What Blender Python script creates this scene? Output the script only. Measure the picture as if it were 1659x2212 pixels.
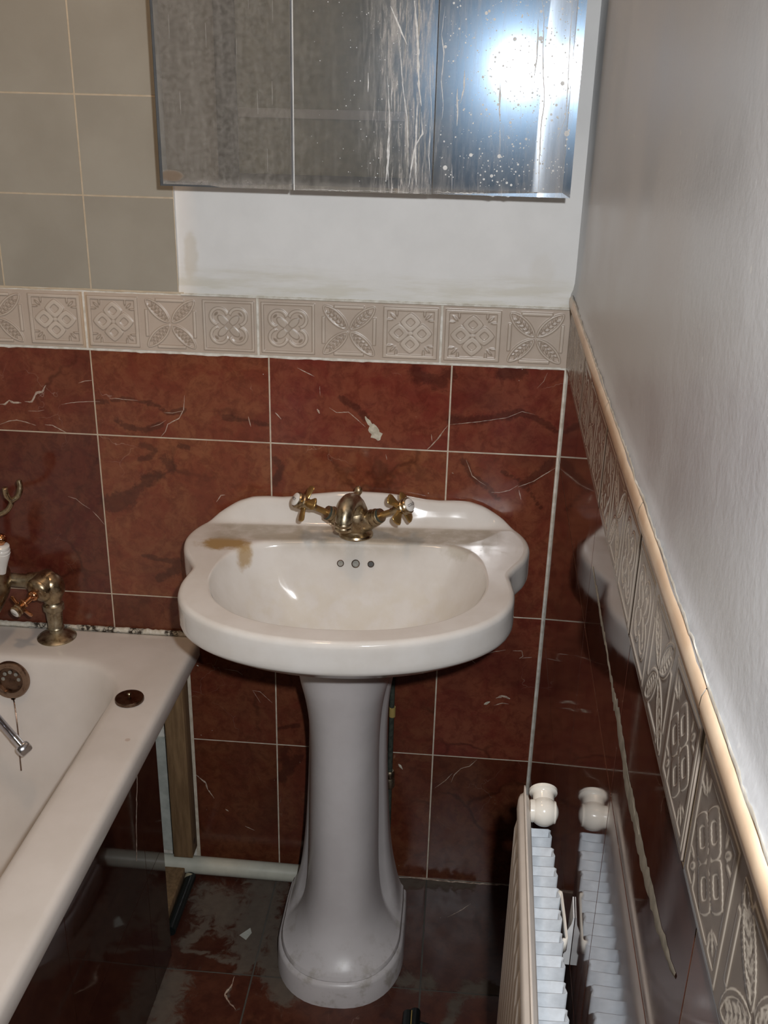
import bpy, math, random
import numpy as np
from mathutils import Vector, Matrix

# ------------------------------------------------------------------ clear
for o in list(bpy.data.objects):
    bpy.data.objects.remove(o, do_unlink=True)
SC = bpy.context.scene
COL = SC.collection
random.seed(7)
RNG = np.random.default_rng(7)

# ------------------------------------------------------------------ camera
CAM = Vector((-0.1726, -1.6058, 1.4560))
YAW, PITCH, ROLL, FPX = 0.0720828, -0.3903395, 0.0245343, 2180.56
def cam_axes():
    cy, sy = math.cos(YAW), math.sin(YAW); cp, sp = math.cos(PITCH), math.sin(PITCH)
    f = Vector((-sy*cp, cy*cp, sp)); r = Vector((cy, sy, 0)); u = r.cross(f)
    cr, sr = math.cos(ROLL), math.sin(ROLL)
    return cr*r + sr*u, -sr*r + cr*u, f
CR, CU, CF = cam_axes()
cd = bpy.data.cameras.new('camera')
cam = bpy.data.objects.new('camera', cd); COL.objects.link(cam)
m = Matrix.Identity(4)
for i in range(3):
    m[i][0] = CR[i]; m[i][1] = CU[i]; m[i][2] = -CF[i]; m[i][3] = CAM[i]
cam.matrix_world = m
cd.sensor_fit = 'HORIZONTAL'; cd.sensor_width = 36.0; cd.lens = 36.0*FPX/1659.0
cd.clip_start = 0.02
SC.camera = cam

# ------------------------------------------------------------------ world, light, exposure
wd = bpy.data.worlds.new('world'); SC.world = wd; wd.use_nodes = True
wd.node_tree.nodes['Background'].inputs[0].default_value = (0.55, 0.45, 0.36, 1)
wd.node_tree.nodes['Background'].inputs[1].default_value = 0.0
SC.view_settings.view_transform = 'Standard'
SC.view_settings.look = 'None'
SC.view_settings.exposure = 0.0
SC.view_settings.gamma = 1.0
SC.view_settings.use_curve_mapping = False

def area(name, loc, target, size, power, col, spread=180):
    l = bpy.data.lights.new(name, 'AREA'); l.shape = 'DISK'; l.size = size
    l.energy = power; l.color = col; l.spread = math.radians(spread)
    o = bpy.data.objects.new(name, l); COL.objects.link(o); o.location = loc
    o.rotation_euler = (Vector(target)-Vector(loc)).to_track_quat('-Z', 'Y').to_euler()
    return o
FLASH = (-0.106, -1.597, 1.532)
area('camera_flash', FLASH, (-0.36, -0.1, 0.72), 0.03, 12.4, (0.965, 0.98, 1.0), 180)
area('ceiling_lamp', (-0.62, -0.62, 2.34), (-0.58, -0.55, 0.0), 0.16, 4.0, (1.0, 0.66, 0.42), 180)

# ------------------------------------------------------------------ node helpers
class NT:
    def __init__(self, name):
        self.m = bpy.data.materials.new(name); self.m.use_nodes = True
        self.t = self.m.node_tree; self.n = self.t.nodes; self.l = self.t.links
        self.p = self.n['Principled BSDF']; self.out = self.n['Material Output']
        self._co = None
    def link(self, a, b): self.l.new(a, b)
    def co(self):
        if self._co is None:
            self._co = self.n.new('ShaderNodeTexCoord').outputs['Object']
        return self._co
    def val(self, s, x):
        if hasattr(x, 'is_linked') or isinstance(x, bpy.types.NodeSocket): self.link(x, s)
        else: s.default_value = x
    def noise(self, scale, detail=4, rough=0.55, vec=None, dist=0.0, color=False):
        n = self.n.new('ShaderNodeTexNoise'); n.inputs['Scale'].default_value = scale
        n.inputs['Detail'].default_value = detail; n.inputs['Roughness'].default_value = rough
        n.inputs['Distortion'].default_value = dist
        self.link(vec if vec is not None else self.co(), n.inputs['Vector'])
        return n.outputs['Color' if color else 'Fac']
    def voro(self, scale, vec=None, feature='F1', rnd=1.0):
        n = self.n.new('ShaderNodeTexVoronoi'); n.feature = feature
        n.inputs['Scale'].default_value = scale; n.inputs['Randomness'].default_value = rnd
        self.link(vec if vec is not None else self.co(), n.inputs['Vector'])
        return n.outputs['Distance']
    def math(self, op, a, b=0.0, c=0.0, clamp=False):
        n = self.n.new('ShaderNodeMath'); n.operation = op; n.use_clamp = clamp
        self.val(n.inputs[0], a); self.val(n.inputs[1], b)
        if op in ('MULTIPLY_ADD', 'COMPARE'): self.val(n.inputs[2], c)
        return n.outputs[0]
    def ramp(self, x, lo, hi, a=0.0, b=1.0):
        n = self.n.new('ShaderNodeMapRange'); n.interpolation_type = 'SMOOTHSTEP'
        self.val(n.inputs['Value'], x)
        for k, v in (('From Min', lo), ('From Max', hi), ('To Min', a), ('To Max', b)):
            self.val(n.inputs[k], v)
        return n.outputs[0]
    def mix(self, f, a, b):
        n = self.n.new('ShaderNodeMix'); n.data_type = 'RGBA'
        self.val(n.inputs[0], f)
        for s, x in ((n.inputs[6], a), (n.inputs[7], b)):
            if isinstance(x, bpy.types.NodeSocket): self.link(x, s)
            else: s.default_value = (*x, 1)
        return n.outputs[2]
    def attr(self, name, out='Fac'):
        n = self.n.new('ShaderNodeAttribute'); n.attribute_name = name
        return n.outputs[out]
    def scale(self, v, vec=None):
        n = self.n.new('ShaderNodeMapping'); n.inputs['Scale'].default_value = v
        self.link(vec if vec is not None else self.co(), n.inputs['Vector'])
        return n.outputs[0]
    def addv(self, a, b):
        n = self.n.new('ShaderNodeVectorMath'); n.operation = 'ADD'
        self.link(a, n.inputs[0])
        if isinstance(b, bpy.types.NodeSocket): self.link(b, n.inputs[1])
        else: n.inputs[1].default_value = b
        return n.outputs[0]
    def bump(self, h, strength, dist=0.001):
        n = self.n.new('ShaderNodeBump'); n.inputs['Strength'].default_value = strength
        n.inputs['Distance'].default_value = dist
        self.link(h, n.inputs['Height']); self.link(n.outputs[0], self.p.inputs['Normal'])
        return n.outputs[0]
    def xyz(self):
        n = self.n.new('ShaderNodeSeparateXYZ'); self.link(self.co(), n.inputs[0])
        return n.outputs
    def blob(self, c, r, amp=0.5, nscale=60):
        """soft irregular patch round a point of the object"""
        mp = self.n.new('ShaderNodeMapping')
        mp.vector_type = 'TEXTURE'; mp.inputs['Location'].default_value = c; mp.inputs['Scale'].default_value = r
        self.link(self.co(), mp.inputs['Vector'])
        L = self.n.new('ShaderNodeVectorMath'); L.operation = 'LENGTH'; self.link(mp.outputs[0], L.inputs[0])
        d = self.math('MULTIPLY_ADD', self.math('SUBTRACT', self.noise(nscale, 5, .6), .5), amp*2, L.outputs['Value'])
        return self.ramp(d, 0.55, 1.05, 1, 0)
    def set(self, **k):
        for a, b in k.items():
            s = self.p.inputs[{'color': 'Base Color', 'rough': 'Roughness', 'metal': 'Metallic', 'coat': 'Coat Weight',
                 'coatr': 'Coat Roughness', 'spec': 'Specular IOR Level', 'ior': 'IOR', 'sss': 'Subsurface Weight'}[a]]
            if isinstance(b, bpy.types.NodeSocket): self.link(b, s)
            elif a == 'color': s.default_value = (*b, 1)
            else: s.default_value = b
        return self

MAT = {}
def simple(name, color, rough=.4, metal=0, nscale=30, var=.12, bump=0, **k):
    t = NT(name); n = t.noise(nscale, 5)
    dark = tuple(c*(1-var*2) for c in color)
    t.set(color=t.mix(t.ramp(n, .3, .7), dark, color), rough=rough, metal=metal, **k)
    if bump: t.bump(n, bump)
    MAT[name] = t.m
    return t

# -------- red marble tile
def marble(name, lo, mid, hi, rough=.16, dust=False, bumpy=0.03, spec=.5):
    t = NT(name)
    off = t.attr('tile_offset', 'Vector')
    v = t.addv(t.co(), off)
    wob = t.noise(9, 4, .6, v, color=True)
    sc = t.n.new('ShaderNodeVectorMath'); sc.operation = 'SCALE'; t.link(wob, sc.inputs[0]); sc.inputs['Scale'].default_value = .10
    w = t.addv(v, sc.outputs[0])
    a = t.noise(15, 8, .68, w, .8)
    b = t.noise(55, 7, .7, v, .5)
    c = t.mix(t.ramp(a, .36, .62), mid, hi)
    c = t.mix(t.ramp(b, .42, .66, 0, .6), c, tuple(x*.62 for x in mid))
    c = t.mix(t.ramp(t.noise(5, 3, .5, v), .5, .68, 0, .45), c, lo)
    # dark cloudy seams along the cell borders of a warped voronoi
    vd = t.voro(7, w, 'DISTANCE_TO_EDGE')
    c = t.mix(t.math('MULTIPLY', t.ramp(vd, .0, .045, 1, 0), t.ramp(t.noise(6, 3, .5, v), .48, .66, 0, .5)), c, tuple(x*.45 for x in lo))
    # placed dark blotches
    dk = t.attr('dark')
    dkn = t.math('MULTIPLY_ADD', t.math('SUBTRACT', t.noise(48, 7, .72, v, .6), .5), 1.5, dk)
    c = t.mix(t.ramp(dkn, .44, .74, 0, .55), c, (.040, .012, .009))
    # fine white hairlines
    vh = t.voro(13, t.addv(w, (3.1, 1.7, 5.2)), 'DISTANCE_TO_EDGE')
    hair = t.math('MULTIPLY', t.ramp(vh, .0, .006, 1, 0), t.ramp(t.noise(8, 3, .5, t.addv(v, (7., 2., 1.))), .56, .66))
    c = t.mix(t.math('MULTIPLY', hair, .45), c, (.45, .33, .27))
    # specks of plaster
    sp = t.voro(55, v)
    speck = t.math('MULTIPLY', t.ramp(sp, .03, .06, 1, 0), t.ramp(t.noise(14, 2, .5, v), .60, .66))
    c = t.mix(t.math('MULTIPLY', speck, .75), c, (.55, .5, .44))
    br = t.attr('tint')
    h = t.n.new('ShaderNodeHueSaturation'); t.link(c, h.inputs['Color'])
    t.link(t.ramp(br, 0, 2, 0, 2), h.inputs['Value'])
    h2 = t.n.new('ShaderNodeMath'); h2.operation = 'MULTIPLY_ADD'; t.link(t.attr('hue'), h2.inputs[0]); h2.inputs[1].default_value = 1; h2.inputs[2].default_value = .5
    t.link(h2.outputs[0], h.inputs['Hue'])
    mv = t.n.new('ShaderNodeMath'); mv.operation = 'MULTIPLY'; t.link(br, mv.inputs[0]); mv.inputs[1].default_value = 1.0
    t.link(mv.outputs[0], h.inputs['Value'])
    c = h.outputs[0]
    r = t.ramp(t.noise(25, 4), .35, .75, rough*.75, rough*1.6)
    if dust:
        d = t.attr('dust')
        dn = t.math('MULTIPLY_ADD', t.math('SUBTRACT', t.noise(40, 8, .76, None, .6), .5), 1.9, d)
        dm = t.math('MULTIPLY', t.ramp(dn, .40, .80, 0, .8), t.ramp(d, .02, .22))
        c = t.mix(dm, c, t.mix(t.noise(70, 4), (.075, .066, .055), (.15, .125, .095)))
        r = t.ramp(dm, 0, 1, rough*1.3, .75)
    t.set(color=c, rough=r, spec=spec)
    t.bump(t.noise(180, 3), bumpy, .0004)
    MAT[name] = t.m
marble('red_marble', (.075, .021, .014), (.165, .036, .021), (.21, .066, .033))
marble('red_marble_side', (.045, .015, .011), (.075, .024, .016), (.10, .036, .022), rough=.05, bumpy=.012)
marble('red_marble_floor', (.045, .014, .010), (.085, .024, .015), (.12, .040, .022), rough=.22, dust=True)

t = NT('vein'); n = t.noise(160, 4)
t.set(color=t.mix(t.ramp(n, .3, .7), (.30, .20, .15), (.56, .47, .38)), rough=.35); MAT['vein'] = t.m
t = NT('plaster_smear'); n = t.noise(120, 4)
t.set(color=t.mix(t.ramp(n, .3, .7), (.42, .38, .29), (.62, .58, .48)), rough=.8); t.bump(n, .5, .001); MAT['smear'] = t.m
t = NT('grey_adhesive'); n = t.noise(90, 4)
t.set(color=t.mix(t.ramp(n, .3, .7), (.17, .155, .12), (.28, .25, .20)), rough=.75); MAT['adhesive'] = t.m

# grout: pinkish by the marble, ochre by the bath side
t = NT('grout'); x = t.xyz()
n = t.noise(60, 4)
base = t.mix(t.ramp(n, .3, .7), (.50, .43, .33), (.66, .60, .49))
och = t.math('MULTIPLY', t.ramp(x[0], -.75, -.4, 1, 0), t.ramp(x[2], .2, .8))
t.set(color=t.mix(t.math('MULTIPLY', och, .5), base, (.50, .38, .24)), rough=.85); MAT['grout'] = t.m

# beige relief border
t = NT('border_beige'); h = t.attr('relief'); n = t.noise(14, 6, .6)
c = t.mix(t.ramp(n, .3, .7), (.50, .42, .35), (.60, .52, .44))
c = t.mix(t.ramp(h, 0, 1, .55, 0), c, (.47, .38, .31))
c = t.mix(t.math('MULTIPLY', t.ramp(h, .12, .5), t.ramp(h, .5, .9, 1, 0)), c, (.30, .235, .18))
sp = t.voro(240); c = t.mix(t.ramp(sp, .08, .14, .35, 0), c, (.36, .29, .22))
x = t.xyz()
och = t.math('MULTIPLY', t.ramp(t.math('ABSOLUTE', t.math('ADD', x[0], .787)), .0, .012, .5, 0), t.ramp(x[1], -.02, -.006))
c = t.mix(och, c, (.55, .36, .18))
t.set(color=c, rough=t.ramp(n, .3, .7, .28, .42), spec=.5)
t.bump(t.noise(220, 3), .08, .0004); MAT['border'] = t.m
t = NT('border_glazed'); h = t.attr('relief'); n = t.noise(14, 6, .6)
c = t.mix(t.ramp(n, .3, .7), (.17, .14, .115), (.22, .185, .155))
edge = t.math('MULTIPLY', t.ramp(h, .15, .45), t.ramp(h, .55, .85, 1, 0))
c = t.mix(edge, c, (.52, .47, .40))  # pale outlines: specular glints painted into the colour
t.set(color=c, rough=.22, spec=.5); MAT['border_side'] = t.m

t = NT('pencil_trim'); n = t.noise(25, 5); x = t.xyz()
c = t.mix(t.ramp(n, .3, .7), (.60, .43, .29), (.72, .56, .40))
t.set(color=c, rough=.3); MAT['pencil'] = t.m
t = NT('white_sealant'); n = t.noise(70, 5)
t.set(color=t.mix(t.ramp(n, .35, .65), (.60, .56, .48), (.78, .76, .70)), rough=.7); t.bump(n, .4, .001); MAT['caulk'] = t.m
t = NT('mouldy_sealant'); n = t.noise(55, 6, .7); n2 = t.noise(160, 4, .7)
c = t.mix(t.ramp(n2, .3, .7), (.52, .47, .37), (.72, .68, .60))
mo = t.math('MULTIPLY', t.ramp(t.noise(26, 3, .5), .46, .56), t.ramp(n2, .40, .54))
t.set(color=t.mix(mo, c, (.035, .022, .012)), rough=.8); MAT['mould'] = t.m

t = NT('cream_tile'); n = t.noise(7, 5, .5, t.addv(t.co(), t.attr('tile_offset', 'Vector')))
c = t.mix(t.ramp(n, .3, .7), (.325, .30, .250), (.375, .35, .295))
x = t.xyz()
vn = t.noise(14, 5, .6, None, 1.5)
c = t.mix(t.ramp(t.math('ABSOLUTE', t.math('SUBTRACT', vn, .5)), 0, .012, .12, 0), c, (.38, .32, .25))
t.set(color=c, rough=.24); t.bump(t.noise(60, 3), .05, .0006); MAT['cream'] = t.m

t = NT('white_plaster'); n = t.noise(10, 5); x = t.xyz()
c = t.mix(t.ramp(n, .3, .7), (.76, .755, .74), (.82, .815, .80))
st = t.math('MULTIPLY', t.ramp(t.math('MULTIPLY_ADD', t.noise(12, 5, .6, t.scale((.6, 1, 4))), .05, x[2]), 1.195, 1.235, 1, 0), t.ramp(t.noise(22, 5, .6, t.scale((.4, 1, 3))), .40, .62, .25, .75))
c = t.mix(st, c, (.62, .59, .50))
s2 = t.blob((-.608, .0, 1.215), (.014, .05, .045), .45, 50)
c = t.mix(t.math('MULTIPLY', s2, .35), c, (.52, .44, .30))
s3 = t.blob((-.05, .0, 1.21), (.025, .05, .03), .4, 40)
c = t.mix(t.math('MULTIPLY', s3, .12), c, (.55, .47, .33))
t.set(color=c, rough=.6); t.bump(t.noise(140, 3), .12, .0006); MAT['plaster'] = t.m

t = NT('satin_painted_plaster'); n = t.noise(8, 5)
c = t.mix(t.ramp(n, .3, .7), (.465, .475, .49), (.515, .525, .54))
sp = t.voro(26); spk = t.math('MULTIPLY', t.ramp(sp, .03, .07, 1, 0), t.ramp(t.noise(11, 2), .5, .58))
c = t.mix(t.math('MULTIPLY', spk, .4), c, (.75, .74, .70))
x = t.xyz()
t.set(color=c, rough=t.ramp(n, .3, .7, .30, .40), spec=.6)
hh = t.math('ADD', t.math('MULTIPLY', t.noise(160, 3), .5), t.math('MULTIPLY', t.noise(18, 4), 1.6))
t.bump(hh, .22, .0015); MAT['satin'] = t.m

t = NT('dull_wall'); n = t.noise(6, 4)
t.set(color=t.mix(t.ramp(n, .3, .7), (.46, .42, .34), (.54, .50, .41)), rough=.6); MAT['dull'] = t.m
simple('dark_slab', (.035, .04, .05), .35)
simple('door_frame', (.20, .185, .14), .45)
simple('olive_door', (.36, .33, .22), .45)
simple('ceiling_white', (.62, .58, .50), .8)

# sanitary ware
t = NT('basin_porcelain'); n = t.noise(16, 5)
c = t.mix(t.ramp(n, .3, .7), (.70, .665, .62), (.76, .735, .70))
y1 = t.blob((-.214, -.122, .0), (.050, .030, .03), .60, 42)
y2 = t.blob((-.174, -.150, -.006), (.016, .032, .03), .40, 60)
y3 = t.blob((-.125, -.088, .0), (.028, .012, .02), .5, 60)
c = t.mix(t.math('MULTIPLY', y1, .95), c, (.40, .26, .10))
c = t.mix(t.math('MULTIPLY', y2, .8), c, (.42, .28, .12))
c = t.mix(t.math('MULTIPLY', y3, .6), c, (.44, .31, .15))
y = t.xyz()
ledge = t.math('MULTIPLY', t.ramp(y[1], -.115, -.098), t.ramp(y[1], -.048, -.036, 1, 0))
ledge = t.math('MULTIPLY', ledge, t.ramp(t.math('ABSOLUTE', y[0]), .215, .265, 1, .15))
ln = t.ramp(t.noise(26, 6, .62), .30, .60, .35, .95)
c = t.mix(t.math('MULTIPLY', ledge, ln), c, (.43, .385, .31))
y4 = t.blob((.185, -.115, .0), (.05, .03, .03), .5, 60)
c = t.mix(t.math('MULTIPLY', y4, .55), c, (.46, .42, .33))
bw = t.math('MULTIPLY', t.ramp(y[2], -.02, -.10), t.ramp(t.noise(30, 5), .40, .62, 0, .35))
c = t.mix(bw, c, (.66, .60, .48))
t.set(color=c, rough=t.ramp(ledge, 0, 1, .07, .30), coat=.1, coatr=.03, spec=.38)
t.bump(t.math('MULTIPLY', t.noise(120, 4), ledge), .15, .0006); MAT['basin'] = t.m
t = NT('pedestal_porcelain'); n = t.noise(14, 5)
c = t.mix(t.ramp(n, .3, .7), (.60, .565, .56), (.65, .615, .61)); z = t.xyz()
gr = t.math('MULTIPLY', t.ramp(t.noise(30, 6, .65), .5, .68), t.ramp(z[2], .12, .03))
c = t.mix(t.math('MULTIPLY', gr, .6), c, (.30, .26, .20))
t.set(color=c, rough=.33, spec=.4); MAT['pedestal'] = t.m
t = NT('bath_enamel'); n = t.noise(9, 5)
c = t.mix(t.ramp(n, .3, .7), (.69, .635, .58), (.75, .695, .645))
d1 = t.blob((-.652, -.335, .53), (.005, .005, .02), .2, 60)
c = t.mix(t.math('MULTIPLY', d1, .4), c, (.40, .22, .13))
t.set(color=c, rough=.2); MAT['bath'] = t.m

def brass(name, c0, c1, rough, spots=(.16, .10, .05)):
    t = NT(name); n = t.noise(60, 6, .65); n2 = t.noise(190, 4)
    c = t.mix(t.ramp(n, .3, .7), c0, c1)
    c = t.mix(t.ramp(n2, .55, .72, 0, .55), c, spots)
    t.set(color=c, rough=t.ramp(n, .3, .7, rough*.7, rough*1.5), metal=1)
    t.bump(n2, .12, .0004); MAT[name] = t.m
brass('aged_brass', (.31, .235, .15), (.50, .405, .27), .31)
brass('tarnished_brass', (.30, .25, .17), (.52, .46, .34), .34, (.22, .14, .07))
brass('rose_bronze', (.26, .17, .12), (.36, .26, .19), .34, (.16, .10, .07))
brass('dark_bronze', (.12, .075, .055), (.20, .13, .09), .3)
brass('copper', (.50, .22, .10), (.66, .32, .16), .15)
t = NT('lever_bronze'); n = t.noise(80, 4)
t.set(color=t.mix(n, (.30, .17, .05), (.48, .32, .13)), rough=.28, metal=.75); MAT['lever'] = t.m
simple('floor_grout', (.085, .08, .068), .8)
simple('verdigris', (.05, .06, .045), .8, 0, 120, .3)
simple('chrome', (.62, .62, .66), .12, 1, 60, .08)
simple('index_china', (.82, .80, .76), .12, 0, 40, .02, coat=.5)
simple('index_ink', (.02, .02, .025), .5)
simple('rad_enamel', (.72, .65, .58), .35, 0, 40, .03)
simple('fin_metal', (.52, .56, .60), .5, 0, 130, .06)
simple('valve_plastic', (.80, .76, .68), .16, 0, 40, .02, coat=.5)
simple('cabinet_white', (.62, .62, .62), .4)
simple('glass_edge', (.10, .11, .12), .25)
simple('flash_lit_edge', (.85, .88, .88), .3)  # glass edge catching the flash, painted as a pale colour
simple('black_plastic', (.008, .012, .012), .35)
simple('yellow_stripe', (.50, .36, .12), .4)
simple('pvc_white', (.52, .52, .44), .4, 0, 40, .06)
simple('beige_plug', (.40, .36, .24), .6)
simple('rubber', (.01, .01, .01), .6)
simple('dark_hole', (.03, .027, .022), .5)
simple('hole_grey', (.30, .29, .25), .5, 0, 120, .2)
simple('panel_white', (.50, .52, .47), .7, 0, 50, .12)

t = NT('rough_timber'); v = t.scale((60, 60, 6)); n = t.noise(2.2, 5, .6, v)
c = t.mix(t.ramp(n, .3, .7), (.15, .085, .036), (.24, .145, .068))
kn = t.voro(16); c = t.mix(t.ramp(kn, .08, .13, .8, 0), c, (.03, .02, .012))
t.set(color=c, rough=.85); t.bump(n, .4, .001); MAT['timber'] = t.m

# dirty mirror: silver seen through limescale haze and water marks
t = NT('dirty_mirror'); x = t.xyz()
gl = t.n.new('ShaderNodeBsdfGlossy'); gl.inputs['Color'].default_value = (.80, .84, .88, 1); gl.inputs['Roughness'].default_value = .0
g2 = t.n.new('ShaderNodeBsdfGlossy'); g2.inputs['Color'].default_value = (.45, .70, 1.0, 1); g2.inputs['Roughness'].default_value = .23  # blue-tinted lobe imitating the glow round the flash
df = t.n.new('ShaderNodeBsdfDiffuse'); df.inputs['Color'].default_value = (.60, .58, .55, 1)
st = t.noise(3.0, 8, .72, t.scale((36, 1, 4.5)), .5)
st2 = t.noise(3.0, 7, .7, t.scale((90, 1, 9)), .6)
band = t.math('MULTIPLY', t.ramp(x[0], -.34, -.27), t.ramp(x[0], -.245, -.215, 1, .25))
hz = t.math('ADD', t.math('MULTIPLY', t.ramp(st, .42, .70), t.math('MULTIPLY_ADD', band, .50, .05)),
            t.math('MULTIPLY', t.ramp(st2, .48, .70), t.math('MULTIPLY_ADD', band, .55, .05)))
left = t.ramp(x[0], -.50, -.30, .20, .07)
hz = t.math('ADD', hz, t.math('MULTIPLY', left, t.ramp(t.noise(140, 5, .7), .3, .7, .5, 1.15)))
bot = t.math('MULTIPLY', t.ramp(t.math('MULTIPLY_ADD', t.noise(60, 4), .01, x[2]), 1.337, 1.352, 1, 0), .22)
hz = t.math('ADD', hz, bot, clamp=True)
bs = t.blob((-.595, -.13, 1.345), (.022, .05, .010), .35, 60)
t.link(t.mix(t.math('MULTIPLY', bs, .8), (.60, .58, .55), (.17, .10, .045)), df.inputs['Color'])
hz = t.math('MAXIMUM', hz, t.math('MULTIPLY', bs, .75))
m1 = t.n.new('ShaderNodeMixShader'); t.link(hz, m1.inputs[0])
m2 = t.n.new('ShaderNodeMixShader'); m2.inputs[0].default_value = .045
g3 = t.n.new('ShaderNodeBsdfGlossy'); g3.inputs['Color'].default_value = (.85, .93, 1.0, 1); g3.inputs['Roughness'].default_value = .085  # tighter lobe imitating the bloom of the flash core
m3 = t.n.new('ShaderNodeMixShader'); m3.inputs[0].default_value = .055
t.link(gl.outputs[0], m3.inputs[1]); t.link(g3.outputs[0], m3.inputs[2])
t.link(m3.outputs[0], m2.inputs[1]); t.link(g2.outputs[0], m2.inputs[2])
t.link(m2.outputs[0], m1.inputs[1]); t.link(df.outputs[0], m1.inputs[2])
t.link(m1.outputs[0], t.out.inputs['Surface']); MAT['mirror'] = t.m
simple('limescale', (.74, .76, .76), .6, 0, 200, .1)
simple('limescale_faint', (.40, .40, .38), .6, 0, 200, .15)

# ------------------------------------------------------------------ geometry helpers
class MB:
    """collects shapes into ONE mesh"""
    def __init__(self): self.v = []; self.f = []; self.mi = []; self.att = {}
    def add(self, v, f, mi=0, **att):
        b = len(self.v); n = len(v)
        self.v += [tuple(map(float, p)) for p in v]
        self.f += [tuple(i+b for i in q) for q in f]; self.mi += [mi]*len(f)
        for k in set(self.att) | set(att):
            cur = self.att.setdefault(k, [])
            if len(cur) < b: cur += [0.0]*(b-len(cur))
            a = att.get(k)
            if a is None: cur += [0.0]*n
            elif isinstance(a, (float, int)): cur += [float(a)]*n
            else: cur += list(map(float, a))
        return self
    def box(self, c, s, mi=0, bev=0.0, R=None):
        hx, hy, hz = s[0]/2, s[1]/2, s[2]/2
        if bev <= 0:
            v = [(x, y, z) for x in (-hx, hx) for y in (-hy, hy) for z in (-hz, hz)]
            f = [(0, 1, 3, 2), (4, 6, 7, 5), (0, 4, 5, 1), (2, 3, 7, 6), (0, 2, 6, 4), (1, 5, 7, 3)]
        else:
            import bmesh
            bm = bmesh.new(); bmesh.ops.create_cube(bm, size=1)
            for q in bm.verts: q.co = Vector((q.co.x*2*hx, q.co.y*2*hy, q.co.z*2*hz))
            bmesh.ops.bevel(bm, geom=list(bm.edges), offset=bev, segments=2, profile=.5, affect='EDGES')
            bm.verts.index_update()
            v = [tuple(q.co) for q in bm.verts]; f = [tuple(q.index for q in p.verts) for p in bm.faces]; bm.free()
        if R is not None: v = [tuple(R @ Vector(p)) for p in v]
        return self.add([(p[0]+c[0], p[1]+c[1], p[2]+c[2]) for p in v], f, mi)
    def loft(self, rings, mi=0, closed=True, cap0=False, cap1=False):
        n = len(rings[0]); v = [p for r in rings for p in r]; f = []
        for i in range(len(rings)-1):
            for j in range(n if closed else n-1):
                k = (j+1) % n
                f.append((i*n+j, i*n+k, (i+1)*n+k, (i+1)*n+j))
        if cap0: f.append(tuple(range(n-1, -1, -1)))
        if cap1: f.append(tuple(range((len(rings)-1)*n, len(rings)*n)))
        return self.add(v, f, mi)
    def lathe(self, prof, org, axis, n=32, mi=0):
        """prof: list of (r, h) along axis from org"""
        a = Vector(axis).normalized(); o = Vector(org)
        e = Vector((0, 0, 1)) if abs(a.z) < .9 else Vector((1, 0, 0))
        u = a.cross(e).normalized(); w = a.cross(u)
        rings = [[o+a*h+(u*math.cos(2*math.pi*k/n)+w*math.sin(2*math.pi*k/n))*max(r, 1e-5) for k in range(n)] for r, h in prof]
        return self.loft(rings, mi, cap0=prof[0][0] > 1e-4, cap1=prof[-1][0] > 1e-4)
    def tube(self, pts, rad, n=14, mi=0, cap=True):
        pts = [Vector(p) for p in pts]
        if not hasattr(rad, '__len__'): rad = [rad]*len(pts)
        rings = []; up = None
        for i, p in enumerate(pts):
            t_ = (pts[min(i+1, len(pts)-1)]-pts[max(i-1, 0)]).normalized()
            if up is None:
                e = Vector((0, 0, 1)) if abs(t_.z) < .9 else Vector((1, 0, 0)); up = t_.cross(e).normalized()
            up = (up - t_*up.dot(t_)).normalized(); w = t_.cross(up)
            rings.append([p+(up*math.cos(2*math.pi*k/n)+w*math.sin(2*math.pi*k/n))*rad[i] for k in range(n)])
        return self.loft(rings, mi, cap0=cap, cap1=cap)
    def build(self, name, mats, parent=None, smooth=True, angle=40):
        me = bpy.data.meshes.new(name); me.from_pydata(self.v, [], self.f); me.update()
        if not isinstance(mats, (list, tuple)): mats = [mats]
        for q in mats: me.materials.append(MAT[q] if isinstance(q, str) else q)
        me.polygons.foreach_set('material_index', self.mi)
        for k, a in self.att.items():
            if len(a) < len(self.v): a += [0.0]*(len(self.v)-len(a))
            at = me.attributes.new(k, 'FLOAT', 'POINT'); at.data.foreach_set('value', a)
        o = bpy.data.objects.new(name, me); COL.objects.link(o)
        import bmesh
        bm = bmesh.new(); bm.from_mesh(me); bmesh.ops.recalc_face_normals(bm, faces=list(bm.faces)); bm.to_mesh(me); bm.free()
        if smooth:
            me.polygons.foreach_set('use_smooth', [True]*len(me.polygons))
            try: me.set_sharp_from_angle(angle=math.radians(angle))
            except Exception: pass
        if parent is not None:
            o.parent = parent; o.matrix_parent_inverse = parent.matrix_world.inverted()
        return o

def crv(pts, k=8, closed=False):
    """catmull-rom through points"""
    P = [np.array(p, float) for p in pts]; n = len(P); out = []
    rng = range(n) if closed else range(n-1)
    for i in rng:
        if closed: a, b, c, d = P[(i-1) % n], P[i], P[(i+1) % n], P[(i+2) % n]
        else: a, b, c, d = P[max(i-1, 0)], P[i], P[i+1], P[min(i+2, n-1)]
        for j in range(k):
            t_ = j/k
            out.append(.5*((2*b)+(-a+c)*t_+(2*a-5*b+4*c-d)*t_**2+(-a+3*b-3*c+d)*t_**3))
    if not closed: out.append(P[-1])
    return [tuple(p) for p in out]

def empty(name, loc, label=None, cat=None, group=None, rot=None):
    o = bpy.data.objects.new(name, None); COL.objects.link(o); o.location = loc
    o.empty_display_size = .02
    if rot: o.rotation_euler = rot
    bpy.context.view_layer.update()
    if label: o['label'] = label
    if cat: o['category'] = cat
    if group: o['group'] = group
    return o
def tag(o, label, cat, group=None):
    o['label'] = label; o['category'] = cat
    if group: o['group'] = group
    return o
def structure(o, label=None):
    o['kind'] = 'structure'
    if label: o['label'] = label
    return o

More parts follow.
